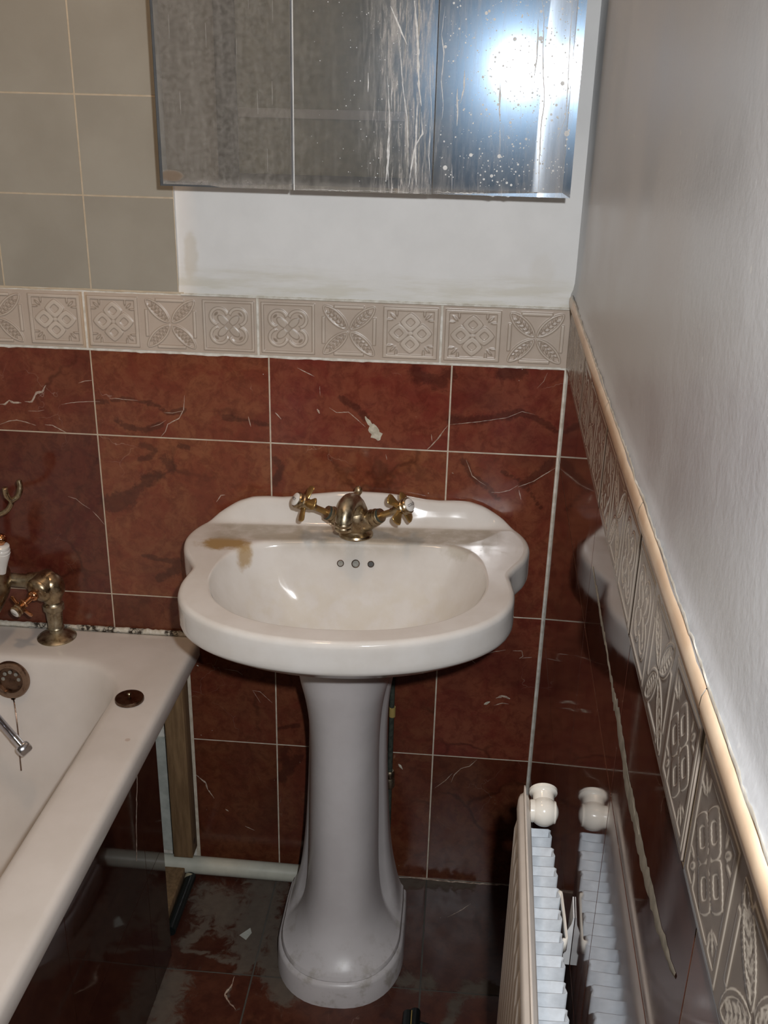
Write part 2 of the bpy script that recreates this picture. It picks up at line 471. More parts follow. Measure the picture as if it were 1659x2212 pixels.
# measured along the walls (metres)
TW, TH, TC = .30, .3052, -.0065
ROWS = [TC+TH*k for k in (1, 2, 3)]            # .2987 .6039 .9091
ZB, ZT = 1.0570, 1.1528
VX = [-1.384, -1.084, -.784, -.484, -.184]
WA = .0277525
RT = Vector((-math.sin(WA), -math.cos(WA), 0)); RN = Vector((-math.cos(WA), math.sin(WA), 0))
def RW(u, z, w=0.0): p = RT*u + RN*w; return (p.x, p.y, z)
def BW(x, z, w=0.0): return (x, -w, z)
def FL(x, y, w=0.0): return (x, y, w)

def seg_dist(P, pts):
    d = np.full(len(P), 9.0)
    for a, b in zip(pts[:-1], pts[1:]):
        a = np.array(a); b = np.array(b); ab = b-a; L = ab@ab + 1e-12
        t_ = np.clip(((P-a)@ab)/L, 0, 1); d = np.minimum(d, np.linalg.norm(P-(a+t_[:, None]*ab), axis=1))
    return d

def tile(mb, fn, u0, u1, v0, v1, mi, step=.02, gap=.0009, masks=None, tint=1.0, hue=0.0, depth=.004, grout_clip=None):
    u0 += gap; u1 -= gap; v0 += gap; v1 -= gap
    if u1-u0 < .004 or v1-v0 < .004: return
    nu = max(2, int((u1-u0)/step)); nv = max(2, int((v1-v0)/step)); b = .0009
    U = np.r_[u0, u0+b*.4, np.linspace(u0+b, u1-b, nu+1), u1-b*.4, u1]
    V = np.r_[v0, v0+b*.4, np.linspace(v0+b, v1-b, nv+1), v1-b*.4, v1]
    def wd(a, i, n): return -depth if i in (0, n-1) else 0
    vs = []; P = []
    for i, u in enumerate(U):
        for j, v in enumerate(V):
            uu = np.clip(u, u0, u1); w = min(wd(U, i, len(U)), wd(V, j, len(V)))
            if i == 0: uu = U[1]-.0002
            if i == len(U)-1: uu = U[-2]+.0002
            vv = v
            if j == 0: vv = V[1]-.0002
            if j == len(V)-1: vv = V[-2]+.0002
            vs.append(fn(uu, vv, w)); P.append((uu, vv))
    P = np.array(P); nn = len(V)
    f = [(i*nn+j, (i+1)*nn+j, (i+1)*nn+j+1, i*nn+j+1) for i in range(len(U)-1) for j in range(nn-1)]
    att = {'tint': tint, 'hue': hue, 'rx': random.uniform(-9, 9), 'ry': random.uniform(-9, 9), 'rz': random.uniform(-9, 9)}
    for k, L in (masks or {}).items():
        m_ = np.zeros(len(P))
        for r, pts in L:
            if len(pts) == 1: pts = [pts[0], pts[0]]
            m_ = np.maximum(m_, np.clip(1-seg_dist(P, pts)/(r*2.0), 0, 1))
        att[k] = m_
    mb.add(vs, f, mi, **att)

def pack_offset(o):
    """merge rx, ry, rz point attributes into one vector attribute"""
    me = o.data; n = len(me.vertices); A = np.zeros((n, 3))
    for i, k in enumerate(('rx', 'ry', 'rz')):
        a = np.zeros(n); me.attributes[k].data.foreach_get('value', a); A[:, i] = a
    at = me.attributes.new('tile_offset', 'FLOAT_VECTOR', 'POINT'); at.data.foreach_set('vector', A.ravel())
    for k in ('rx', 'ry', 'rz'): me.attributes.remove(me.attributes[k])

def ribbon(mb, fn, pts, width, mi, lift=.00015, jit=.35, step=.004, taper=True):
    """thin raised line lying on a surface, ragged along its edges"""
    P = []
    for a, b in zip(pts[:-1], pts[1:]):
        a = np.array(a); b = np.array(b); k = max(1, int(np.linalg.norm(b-a)/step))
        for j in range(k): P.append(a+(b-a)*j/k)
    P.append(np.array(pts[-1])); n = len(P)
    if n < 2: return
    vs = []; f = []; drift = 0
    for i, p in enumerate(P):
        d = P[min(i+1, n-1)]-P[max(i-1, 0)]; d = d/(np.linalg.norm(d)+1e-9); q = np.array((-d[1], d[0]))
        drift = drift*.7 + random.gauss(0, 1)*width*jit*.5
        w = width*.5*max(.25, 1+random.gauss(0, jit))
        if taper: w *= min(1, .25+3*min(i, n-1-i)/n)
        c = p + q*drift
        a, b = c+q*w, c-q*w
        vs += [fn(a[0], a[1], lift), fn(c[0], c[1], lift+min(.0006, width*.15)), fn(b[0], b[1], lift)]
        if i: k = 3*(i-1); f += [(k, k+3, k+4, k+1), (k+1, k+4, k+5, k+2)]
    mb.add(vs, f, mi)

# ------------------------------------------------------------------ relief border height field
def relief(kind, p, q):
    """p, q in [-1, 1]; returns 0..1"""
    S = lambda d, e=.045: np.clip(.5-d/e, 0, 1)          # d<0 inside
    H = np.zeros_like(p); m_ = np.maximum(abs(p), abs(q))
    def ell(cx, cy, a, b, ang):
        c, s = math.cos(ang), math.sin(ang); x = (p-cx)*c+(q-cy)*s; y = -(p-cx)*s+(q-cy)*c
        return (np.sqrt((x/a)**2+(y/b)**2)-1)*min(a, b)
    if kind == 'D':
        H = np.maximum(H, S(np.maximum(m_-.93, .80-m_)))
        for cx, cy in ((.40, 0), (-.40, 0), (0, .40), (0, -.40)):
            d = (abs(p-cx)**1.25+abs(q-cy)**1.25)**(1/1.25)
            H = np.maximum(H, S(np.maximum(d-.345, .155-d)))
        H = np.maximum(H, S(np.maximum(abs(p), abs(q))-.07))
        for sx in (-1, 1):
            for sy in (-1, 1):
                a = math.atan2(sy, sx)
                for off, da in ((0, 0), (.14, .75), (-.14, -.75)):
                    cx, cy = sx*.56-sy*off*.9, sy*.56+sx*off*.9
                    H = np.maximum(H, .8*S(ell(cx+.04*sx, cy+.04*sy, .13, .045, a+da*sx*sy*0+da)))
    elif kind == 'X':
        for sx in (-1, 1):
            for sy in (-1, 1):
                a = math.atan2(sy, sx); c, s = math.cos(a), math.sin(a)
                x = p*c+q*s; y = -p*s+q*c
                hw = .235*np.sqrt(np.clip(1-((x-.66)/.60)**2, 0, 1))**1.3
                d = np.where((x > .06) & (x < 1.26), abs(y)-hw, .3)
                ring = np.maximum(d, -(d+.075))
                H = np.maximum(H, S(ring))
                for k in range(5):
                    xx = .30+.165*k
                    for g in (-1, 1):
                        cx = xx*c-g*.062*s; cy = xx*s+g*.062*c
                        H = np.maximum(H, .8*S(ell(cx, cy, .085, .036, a+g*.55)))
        for d in (np.maximum(abs(p)-.52, abs(abs(q)-.86)-.06), np.maximum(abs(q)-.50, abs(abs(p)-.88)-.055)):
            H = np.maximum(H, S(d))
    else:
        H = np.maximum(H, S(np.maximum(m_-.93, .84-m_)))
        for sx in (-1, 1):
            for sy in (-1, 1):
                d = np.sqrt((p-sx*.34)**2+(q-sy*.34)**2)
                ring = np.maximum(d-.36, .25-d)
                ring = np.maximum(ring, .46-(abs(p)+abs(q)))
                H = np.maximum(H, S(ring))
                a = math.atan2(sy, sx)
                H = np.maximum(H, .8*S(ell(sx*.20, sy*.20, .25, .13, a)))
                H = np.maximum(H, .55*S(ell(sx*.44, sy*.44, .10, .05, a+1.57)))
                H = np.where((abs(p)+abs(q) < .16), .25, H)
    return H

def border_tile(mb, fn, u0, u1, z0, z1, kinds, flip=False, res=.00115, hgt=.0013, margin=.0012):
    w_full = (u1-u0)/3.0
    for i, kd in enumerate(kinds):
        a, b = u0+w_full*i, u0+w_full*(i+1)
        if i == 0: a += margin
        if i == 2: b -= margin
        nu = int((b-a)/res); nv = int((z1-z0)/res)
        U = np.linspace(a, b, nu+1); V = np.linspace(z0, z1, nv+1)
        cu = u0+w_full*(i+.5); cv = (z0+z1)/2
        pp, qq = np.meshgrid((U-cu)/(w_full/2)*1.06, (V-cv)/((z1-z0)/2)*1.06, indexing='ij')
        H = relief(kd, pp, qq)
        nn = nv+1; vs = []
        for x_, u in enumerate(U):
            for y_, v in enumerate(V):
                e = 0.0
                if y_ in (0, nv) or (i == 0 and x_ == 0) or (i == 2 and x_ == nu): e = -.003
                vs.append(fn(u, v, float(H[x_, y_])*hgt+e+.0015))
        f = [(x_*nn+y_, (x_+1)*nn+y_, (x_+1)*nn+y_+1, x_*nn+y_+1) for x_ in range(nu) for y_ in range(nv)]
        mb.add(vs, f, 0, relief=H.ravel())

VEINS=[(3, [(-0.95, 0.956), (-0.942, 0.956), (-0.933, 0.963), (-0.926, 0.959), (-0.912, 0.959)]), (3, [(-0.906, 0.962), (-0.893, 0.962), (-0.883, 0.978), (-0.873, 0.981), (-0.866, 0.993)]), (1.2, [(-0.955, 0.919), (-0.938, 0.926), (-0.924, 0.929), (-0.908, 0.926), (-0.891, 0.921)]), (1.2, [(-0.875, 0.923), (-0.862, 0.922), (-0.849, 0.915), (-0.838, 0.91)]), (0.8, [(-0.842, 0.96), (-0.824, 0.964), (-0.812, 0.966), (-0.787, 0.968), (-0.774, 0.968)]), (0.8, [(-0.758, 0.974), (-0.746, 0.975), (-0.735, 0.974), (-0.709, 0.973)]), (0.8, [(-0.809, 0.999), (-0.797, 1.003), (-0.783, 1.005)]), (0.5, [(-0.902, 0.946), (-0.886, 0.946), (-0.873, 0.949)]), (1.2, [(-0.628, 0.986), (-0.631, 0.961), (-0.64, 0.945), (-0.66, 0.934), (-0.665, 0.92), (-0.673, 0.911)]), (0.7, [(-0.665, 0.954), (-0.651, 0.954), (-0.632, 0.959)]), (0.7, [(-0.69, 0.927), (-0.674, 0.933), (-0.662, 0.941)]), (0.7, [(-0.847, 0.792), (-0.833, 0.788), (-0.822, 0.778), (-0.809, 0.77)]), (0.8, [(-0.805, 0.766), (-0.794, 0.753), (-0.786, 0.742)]), (1, [(-0.521, 0.954), (-0.517, 0.936)]), (1, [(-0.582, 0.796), (-0.573, 0.809), (-0.566, 0.81)]), (0.9, [(-0.384, 0.976), (-0.372, 0.968), (-0.352, 0.97), (-0.336, 0.957), (-0.323, 0.945)]), (1.5, [(-0.219, 0.911), (-0.202, 0.93), (-0.186, 0.954)]), (5, [(-0.323, 0.964), (-0.317, 0.951), (-0.309, 0.945)]), (13, [(-0.312, 0.951), (-0.307, 0.935), (-0.302, 0.922)]), (0.6, [(-0.183, 0.956), (-0.138, 0.963), (-0.091, 0.972), (-0.066, 0.984), (-0.045, 0.98)]), (0.6, [(-0.4, 1.012), (-0.399, 0.996)]), (1.5, [(-0.475, 0.963), (-0.465, 0.952)]), (0.8, [(-0.437, 1.041), (-0.409, 1.028)]), (1, [(-0.288, 0.899), (-0.286, 0.889)]), (3, [(-0.404, 0.973), (-0.4, 0.965)]), (0.8, [(-0.213, 0.938), (-0.211, 0.926)]), (0.7, [(-0.153, 0.896), (-0.141, 0.868), (-0.128, 0.858), (-0.117, 0.852)]), (1, [(-0.004, 0.889), (-0.022, 0.876), (-0.037, 0.864), (-0.051, 0.857), (-0.063, 0.852)]), (0.8, [(-0.063, 0.855), (-0.077, 0.845), (-0.094, 0.84), (-0.107, 0.84)]), (0.4, [(-0.03, 1.051), (-0.035, 1.036), (-0.045, 1.024)]), (1, [(-0.061, 0.847), (-0.056, 0.829)]), (3, [(-0.175, 0.872), (-0.173, 0.87)]), (2, [(-0.648, 0.218), (-0.64, 0.208), (-0.627, 0.196), (-0.624, 0.181), (-0.612, 0.161)]), (0.6, [(-0.528, 0.417), (-0.514, 0.415), (-0.491, 0.392)]), (0.5, [(-0.528, 0.417), (-0.514, 0.391)]), (0.5, [(-0.581, 0.46), (-0.556, 0.457), (-0.546, 0.449)]), (2, [(-0.591, 0.136), (-0.584, 0.132)]), (5, [(-0.633, 0.464), (-0.63, 0.462)]), (3, [(-0.633, 0.309), (-0.631, 0.308)]), (1, [(-0.552, 0.098), (-0.533, 0.089)]), (0.8, [(-0.177, 0.223), (-0.157, 0.243), (-0.145, 0.26)]), (1, [(-0.146, 0.239), (-0.141, 0.257), (-0.129, 0.272), (-0.113, 0.279), (-0.1, 0.295)]), (4, [(-0.094, 0.419), (-0.083, 0.425)]), (3.5, [(-0.073, 0.434), (-0.062, 0.441), (-0.047, 0.435)]), (1, [(-0.076, 0.418), (-0.061, 0.424), (-0.049, 0.423)]), (0.8, [(-0.126, 0.515), (-0.115, 0.505)]), (0.8, [(-0.126, 0.521), (-0.097, 0.526), (-0.082, 0.532), (-0.062, 0.537)]), (0.8, [(-0.049, 0.536), (-0.033, 0.537), (-0.03, 0.526), (-0.036, 0.521), (-0.014, 0.525)]), (4, [(-0.249, 0.273), (-0.241, 0.261)]), (2, [(-0.21, 0.49), (-0.202, 0.482)])]
DARK=[(5, [(-0.781, 0.967), (-0.754, 0.969), (-0.738, 0.975), (-0.71, 0.973), (-0.678, 0.966), (-0.659, 0.952)]), (5, [(-0.659, 0.952), (-0.629, 0.961)]), (6, [(-0.749, 0.938), (-0.729, 0.925), (-0.7, 0.922), (-0.67, 0.933)]), (11, [(-0.78, 0.782), (-0.753, 0.792), (-0.726, 0.806), (-0.7, 0.832), (-0.68, 0.842)]), (20, [(-0.777, 0.784), (-0.743, 0.792)]), (12, [(-0.668, 0.871), (-0.659, 0.857)]), (8, [(-0.706, 0.895), (-0.685, 0.886)]), (7, [(-0.641, 0.896), (-0.628, 0.895)]), (10, [(-0.693, 0.641), (-0.661, 0.658), (-0.658, 0.676)]), (5, [(-0.72, 0.686), (-0.69, 0.679), (-0.658, 0.676)]), (6, [(-0.562, 0.95), (-0.52, 0.946), (-0.488, 0.94)]), (6, [(-0.714, 0.867), (-0.693, 0.874)]), (14, [(-0.243, 1.045), (-0.228, 1.035), (-0.201, 1.024), (-0.188, 1.042)]), (9, [(-0.181, 0.963), (-0.138, 0.967), (-0.095, 0.975), (-0.069, 0.983)]), (6, [(-0.069, 0.983), (-0.042, 0.974), (-0.006, 0.952)]), (7, [(-0.156, 0.896), (-0.141, 0.868), (-0.113, 0.847), (-0.095, 0.83)]), (9, [(-0.01, 0.898), (-0.051, 0.858)]), (4, [(-0.091, 0.878), (-0.055, 0.86), (-0.021, 0.815)]), (12, [(-0.106, 1.049), (-0.074, 1.049)]), (7, [(-0.365, 0.994), (-0.336, 0.976), (-0.323, 0.96)]), (8, [(-0.478, 0.882), (-0.465, 0.869), (-0.479, 0.834)]), (14, [(-0.472, 0.284), (-0.462, 0.246), (-0.477, 0.22)]), (10, [(-0.441, 0.274), (-0.464, 0.239)]), (5, [(-0.482, 0.335), (-0.442, 0.346)])]
DRIPS=[(1.2, [(-0.215, 1.567), (-0.218, 1.533), (-0.214, 1.512), (-0.216, 1.476), (-0.212, 1.447), (-0.213, 1.429)]), (2.5, [(-0.186, 1.491), (-0.185, 1.468), (-0.189, 1.45)]), (2.5, [(-0.194, 1.468), (-0.192, 1.421)]), (3, [(-0.093, 1.553), (-0.091, 1.51), (-0.093, 1.481)]), (2.2, [(-0.09, 1.576), (-0.085, 1.553), (-0.084, 1.518), (-0.08, 1.479), (-0.077, 1.45), (-0.079, 1.42), (-0.077, 1.375), (-0.075, 1.332)]), (3, [(-0.137, 1.477), (-0.135, 1.434), (-0.134, 1.428)]), (1, [(-0.134, 1.426), (-0.132, 1.392)]), (1, [(-0.066, 1.493), (-0.064, 1.465)]), (0.8, [(-0.197, 1.372), (-0.195, 1.335)]), (0.8, [(-0.233, 1.511), (-0.231, 1.475), (-0.226, 1.417), (-0.23, 1.387)]), (1.5, [(-0.051, 1.577), (-0.05, 1.536), (-0.048, 1.479), (-0.047, 1.436), (-0.056, 1.406)]), (3, [(-0.287, 1.566), (-0.274, 1.54), (-0.264, 1.52)]), (4, [(-0.256, 1.573), (-0.249, 1.527), (-0.247, 1.473), (-0.242, 1.445)]), (1.5, [(-0.276, 1.54), (-0.268, 1.472), (-0.261, 1.431), (-0.257, 1.366)]), (2.5, [(-0.242, 1.438), (-0.239, 1.41), (-0.248, 1.395), (-0.253, 1.366), (-0.256, 1.34)]), (1.5, [(-0.289, 1.482), (-0.284, 1.419), (-0.287, 1.387), (-0.283, 1.336)]), (2, [(-0.315, 1.485), (-0.315, 1.461)]), (1.2, [(-0.229, 1.428), (-0.229, 1.381), (-0.225, 1.345)])]
FLOORD=[(6, [(-0.512, -0.271), (-0.505, -0.235), (-0.504, -0.21)]), (3, [(-0.62, -0.233), (-0.583, -0.235), (-0.555, -0.244), (-0.527, -0.252), (-0.513, -0.251)]), (1.5, [(-0.514, -0.281), (-0.514, -0.296), (-0.522, -0.321), (-0.511, -0.337), (-0.495, -0.349)]), (14, [(-0.522, -0.164), (-0.508, -0.16)]), (10, [(-0.483, -0.17), (-0.463, -0.172)]), (6, [(-0.48, -0.153), (-0.464, -0.157)]), (8, [(-0.522, -0.216), (-0.499, -0.234), (-0.496, -0.264)]), (9, [(-0.621, -0.216), (-0.596, -0.169)]), (9, [(-0.525, -0.164), (-0.531, -0.154)]), (7, [(-0.43, -0.284), (-0.411, -0.306)]), (5, [(-0.485, -0.241), (-0.479, -0.222)])]

# ------------------------------------------------------------------ setting: back wall
mb = MB()
masks = {'dark': [(r*.001, p) for r, p in DARK]}
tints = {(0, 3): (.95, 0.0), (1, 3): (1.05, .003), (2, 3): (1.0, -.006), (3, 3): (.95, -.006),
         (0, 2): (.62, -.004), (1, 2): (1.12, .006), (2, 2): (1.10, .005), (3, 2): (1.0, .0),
         (0, 1): (.8, 0), (1, 1): (.78, .004), (2, 1): (.78, .002), (3, 1): (.92, -.004),  # lower rows dimmer: weaker light there put into the tint
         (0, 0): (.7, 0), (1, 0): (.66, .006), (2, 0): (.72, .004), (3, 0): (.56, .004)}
xs = VX + [-.0]
zs = [0.0] + ROWS + [ZB]
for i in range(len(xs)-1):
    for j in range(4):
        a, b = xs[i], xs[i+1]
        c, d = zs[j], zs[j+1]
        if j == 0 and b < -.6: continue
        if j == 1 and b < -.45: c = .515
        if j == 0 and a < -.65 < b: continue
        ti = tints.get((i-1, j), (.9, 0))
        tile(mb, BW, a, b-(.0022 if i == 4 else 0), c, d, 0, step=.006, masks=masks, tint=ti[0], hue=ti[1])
# the narrow cut tiles beside the bath
for j in (0, 1):
    ti = tints[(1, j)]
    tile(mb, BW, -.6475, -.484, zs[j], zs[j+1] if j == 0 else .517, 0, step=.006, masks=masks, tint=ti[0], hue=ti[1])
# cream tiles
CX0, CW, CZ = -.6285, .1445, .1464
for i in range(6):
    for j in range(8):
        tile(mb, BW, CX0-CW*(i+1), CX0-CW*i, ZT+.0035+CZ*j, ZT+.0035+CZ*(j+1), 2, gap=.0010, step=.05, depth=.003)
# grout bed
mb.add([BW(-1.40, 0, -.0006), BW(0.002, 0, -.0006), BW(0.002, ZT+.003, -.0006), BW(-1.40, ZT+.003, -.0006)], [(0, 1, 2, 3)], 1)
mb.add([BW(-1.40, ZT, -.0006), BW(CX0, ZT, -.0006), BW(CX0, 2.4, -.0006), BW(-1.40, 2.4, -.0006)], [(0, 1, 2, 3)], 1)
# bare plaster under the bath
mb.add([BW(-1.40, 0, .0004), BW(-.6545, 0, .0004), BW(-.6545, .53, .0004), BW(-1.40, .53, .0004)], [(0, 1, 2, 3)], 4)
# recessed plaster patch with a soft fillet at its foot and a lip where the tiles stop
rings = []
for z_, w_ in ((ZT+.001, .0), (ZT+.004, -.0015), (ZT+.012, -.0045), (ZT+.024, -.007), (ZT+.05, -.008), (1.9, -.008), (2.4, -.008)):
    rings.append([BW(x_, z_, w_+(.001 if x_ > -.005 and z_ < 1.3 else 0)) for x_ in (CX0, CX0+.002, CX0+.012, -.4, -.2, -.02, -.004, .002)])
mb.loft(rings, 3, closed=False)
mb.add([BW(CX0, ZT, .0), BW(CX0, ZT, -.009), BW(CX0, 2.4, -.009), BW(CX0, 2.4, .0)], [(0, 1, 2, 3)], 3)
for w_, p in VEINS: ribbon(mb, BW, p, w_*.0012, 6 if w_ >= 4 else 5, jit=.25 if w_ < 4 else .18)
# sealant bead in the corner
rings = [[(-.0028, -.0002, z_), (-.0022+random.gauss(0, .0003), -.001, z_), (-.0008, -.0018+random.gauss(0, .0003), z_), (0, -.0024, z_)] for z_ in np.linspace(.0, ZB, 90)]
mb.loft(rings, 4, closed=False)
# sealant line under the border
ribbon(mb, BW, [(-1.38, ZB+.0005), (-.0, ZB+.0005)], .0034, 4, lift=.0006, jit=.18, step=.008, taper=False)
wall_back = mb.build('wall_back', ['red_marble', 'grout', 'cream', 'plaster', 'caulk', 'vein', 'smear'], smooth=True)
pack_offset(wall_back); structure(wall_back, 'tiled end wall, cream tiles and bare plaster above red marble tiles')

# border along the back wall
mb = MB()
bj = [-1.384, -1.084, -.7873, -.5007, -.2038, .0962]
seq = ['DXC', 'CXD', 'DXC', 'CXD', 'DXC']
for i in range(1, 5):
    kinds = seq[i]
    a, b = bj[i], bj[i+1]
    if i == 4:
        # last tile is cut in the corner
        w3 = (b-a)/3
        border_tile(mb, BW, a, a+w3*3, ZB+.0022, ZT, 'DX')
    else:
        border_tile(mb, BW, a, b, ZB+.0022, ZT, kinds)
mb.box((-.0055, -.0005, (ZB+ZT)/2+.001), (.009, .003, ZT-ZB-.003), 0)
mb.add([BW(-1.40, ZB, .0002), BW(0.0, ZB, .0002), BW(0.0, ZT+.004, .0002), BW(-1.40, ZT+.004, .0002)], [(0, 1, 2, 3)], 1)
ribbon(mb, BW, [(-1.2, ZT+.0025), (-.62, ZT+.0025)], .0030, 2, lift=.0006, jit=.2, step=.01, taper=False)
mb.box((-.31, -.0012, ZT+.0015), (.63, .0045, .003), 1, .0008)
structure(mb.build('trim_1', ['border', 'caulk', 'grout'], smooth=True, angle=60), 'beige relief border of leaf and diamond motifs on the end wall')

# ------------------------------------------------------------------ right wall
mb = MB()
us = [0.0, .2865, .5865, .8865, 1.1865, 1.4865, 1.7865, 2.0865, 2.36]
for i in range(len(us)-1):
    for j in range(4):
        tile(mb, RW, us[i], us[i+1], zs[j], zs[j+1], 0, step=.03, gap=.0008, tint=(.8, 1, .9)[(i+j) % 3], depth=.002,
             masks={'dark': []})
mb.add([RW(0, 0, -.0005), RW(2.36, 0, -.0005), RW(2.36, ZT+.02, -.0005), RW(0, ZT+.02, -.0005)], [(0, 1, 2, 3)], 1)
rings = []
for z_, w_ in ((ZT+.018, .004), (ZT+.0235, .0035), (ZT+.030, .0012), (ZT+.040, -.0005), (ZT+.06, -.001), (1.5, -.001), (2.4, -.001)):
    rings.append([RW(u_, z_, w_+(random.gauss(0, .0004) if z_ < 1.19 else 0)) for u_ in np.linspace(-.01, 2.36, 60)])
mb.loft(rings, 2, closed=False)
sm_old = [(.60, .991), (.70, .984), (.8, .979), (.88, .978), (.95, .970), (1.01, .971), (1.07, .974), (1.12, .985), (1.15, .992), (1.165, .997)]
sm1 = [(.60, .990), (.70, .985), (.80, .981)]
sm2 = [(.78, .981), (.86, .979), (.95, .970), (1.01, .972), (1.07, .975), (1.12, .984), (1.15, .992), (1.165, .998)]
ribbon(mb, RW, sm1, .008, 3, jit=.16, step=.006); ribbon(mb, RW, sm2, .017, 3, jit=.14, step=.006)
ribbon(mb, RW, [(.85, .983), (.95, .977), (1.02, .978)], .003, 3, jit=.3)
wr = mb.build('wall_right', ['red_marble_side', 'grout', 'satin', 'adhesive'], smooth=True)
pack_offset(wr); structure(wr, 'side wall of polished red marble tiles below grey satin plaster')

mb = MB()
rj = [0.0, .3016, .6050, .8800, 1.1430, 1.43, 1.73]
rseq = ['DXC', 'CXD', 'DXC', 'CXD', 'DXC']
for i in range(5):
    border_tile(mb, RW, rj[i]+.002, rj[i+1], ZB+.0015, ZT-.0005, rseq[i], res=.0014 if i < 4 else .002, hgt=.0006)
mb.add([RW(0, ZB, .0), RW(2.3, ZB, .0), RW(2.3, ZT+.004, .0), RW(0, ZT+.004, .0)], [(0, 1, 2, 3)], 1)
structure(mb.build('trim_2', ['border_side', 'grout'], smooth=True, angle=60), 'glazed relief border running along the side wall')
# pencil trims
mb = MB()
pr = [(0, .0), (.0028, .0008), (.0052, .005), (.0062, .011), (.0058, .017), (.004, .0215), (.0, .0245)]
for i in range(6):
    a, b = rj[i]+.0006, rj[i+1]-.0006
    mb.loft([[RW(u_, ZT+.0006+h_, w_) for w_, h_ in pr] for u_ in np.linspace(a, b, 6)], 0, closed=False)
mb.loft([[RW(u_, ZT+.001+h_*.97, w_*.8) for w_, h_ in pr] for u_ in (0, 1.8)], 1, closed=False)
# smears of filler along its top
ribbon(mb, RW, [(.02, ZT+.0245), (.5, ZT+.024), (.9, ZT+.0245), (1.4, ZT+.024)], .004, 1, lift=.0035, jit=.3, step=.006, taper=False)
structure(mb.build('trim_3', ['pencil', 'caulk'], smooth=True), 'peach rounded edging tiles capping the side wall border')

# ------------------------------------------------------------------ floor and the rest of the room
mb = MB()
fd = {'dust': [(w_*.0018, p) for w_, p in FLOORD] + [(.05, [(-.60, -.10), (-.56, -.14)]), (.05, [(-.50, -.06), (-.50, -.2)]), (.035, [(-.62, -.30), (-.62, -.6)]),
      (.02, [(-.06, -.26), (-.10, -.268)]), (.02, [(-.21, -.26), (-.17, -.262)]), (.03, [(-.44, -.15), (-.46, -.24), (-.42, -.31)]), (.012, [(-.12, -.29), (-.135, -.35)]), (.02, [(-.3, -.02), (-.1, -.005)])]}
fy = [0.0, -.275, -.575, -.875, -1.175, -1.475, -1.775, -2.075, -2.36]
fx = VX + [.05]
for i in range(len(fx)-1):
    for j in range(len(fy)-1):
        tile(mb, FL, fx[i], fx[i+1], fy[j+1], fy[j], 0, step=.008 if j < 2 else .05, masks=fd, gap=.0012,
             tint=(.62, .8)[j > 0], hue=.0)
mb.add([FL(-1.40, .01, -.0009), FL(.05, .01, -.0009), FL(.05, -2.36, -.0009), FL(-1.40, -2.36, -.0009)], [(0, 1, 2, 3)], 1)
ribbon(mb, FL, [(-.24, -.003), (-.0, -.003)], .004, 2, jit=.3, step=.006)
ribbon(mb, FL, [(-.515, -.281), (-.515, -.3), (-.522, -.32), (-.511, -.337), (-.497, -.349)], .003, 2)
ribbon(mb, FL, [(-.14, -.10), (-.12, -.085), (-.095, -.06)], .0014, 2)
mb.add([FL(-.527, -.186, .0004), FL(-.512, -.196, .0004), FL(-.505, -.178, .0004), FL(-.51, -.166, .0004)], [(0, 1, 2, 3)], 3)
fl = mb.build('floor', ['red_marble_floor', 'floor_grout', 'vein', 'panel_white'], smooth=True); pack_offset(fl); structure(fl, 'dusty red marble floor tiles')

def slab(name, c, s, mat): return structure(MB().box(c, s).build(name, mat, smooth=False))
slab('wall_left', (-1.42, -1.18, 1.2), (.04, 2.44, 2.4), 'cream')
slab('wall_front', (-.68, -2.38, 1.2), (1.5, .04, 2.4), 'dull')
slab('ceiling', (-.66, -1.18, 2.42), (1.56, 2.5, .04), 'ceiling_white')
d = MB().box((-.675, -2.352, .99), (.62, .02, 1.98)).build('door_1', 'olive_door', smooth=False); structure(d)
mb = MB()
for x_ in (-1.015, -.345): mb.box((x_, -2.345, 1.02), (.07, .04, 2.04))
mb.box((-.68, -2.345, 2.03), (.74, .04, .08)); mb.build('door_frame', 'door_frame', d, smooth=False)
mb = MB().box((-.675, -2.338, 1.395), (.60, .01, .03)).box((-.675, -2.338, 1.90), (.60, .01, .05)); mb.build('door_rail', 'dull', d, smooth=False)
MB().box((-.675, -2.338, 1.165), (.60, .01, .06)).build('door_panel', 'door_frame', d, smooth=False)
mb = MB().lathe([(.0, 0), (.008, .0), (.008, .03), (.022, .036), (.026, .05), (.018, .062), (0, .066)], (-.42, -2.342, 1.0), (0, 1, 0))
mb.build('door_knob', 'aged_brass', d)
d2 = MB().box((-.18, -2.352, 1.05), (.25, .02, 2.1)).build('unseen_dark_slab', 'dark_slab', smooth=False); structure(d2)  # added slab out of view, keeps the right mirror door's reflection dark

# ------------------------------------------------------------------ basin
XC, ZR, YB = -.328, .781, 0.0
basin = empty('wash_basin', (XC, 0, ZR), 'white shell-edged wash basin with yellow stains on its ledge', 'wash basin',
              rot=(0, math.radians(-1.3), math.radians(1.0)))
half = [(0, -.001), (.12, -.001), (.19, -.001), (.232, -.006), (.262, -.030), (.279, -.068), (.283, -.108), (.274, -.150), (.256, -.186), (.2465, -.212),
        (.2485, -.240), (.250, -.272), (.243, -.312), (.222, -.352), (.182, -.389), (.125, -.418), (.062, -.434), (0, -.439)]
inner = [(0, -.104), (.08, -.106), (.135, -.112), (.165, -.124), (.187, -.148), (.203, -.185), (.209, -.228), (.204, -.272), (.186, -.318), (.148, -.359), (.098, -.384), (.045, -.395), (0, -.397)]
def full(h): return crv(h + [(-x_, y_) for x_, y_ in h[-2:0:-1]], 10, closed=True)
NB = 240; CEN = np.array((0, -.215))
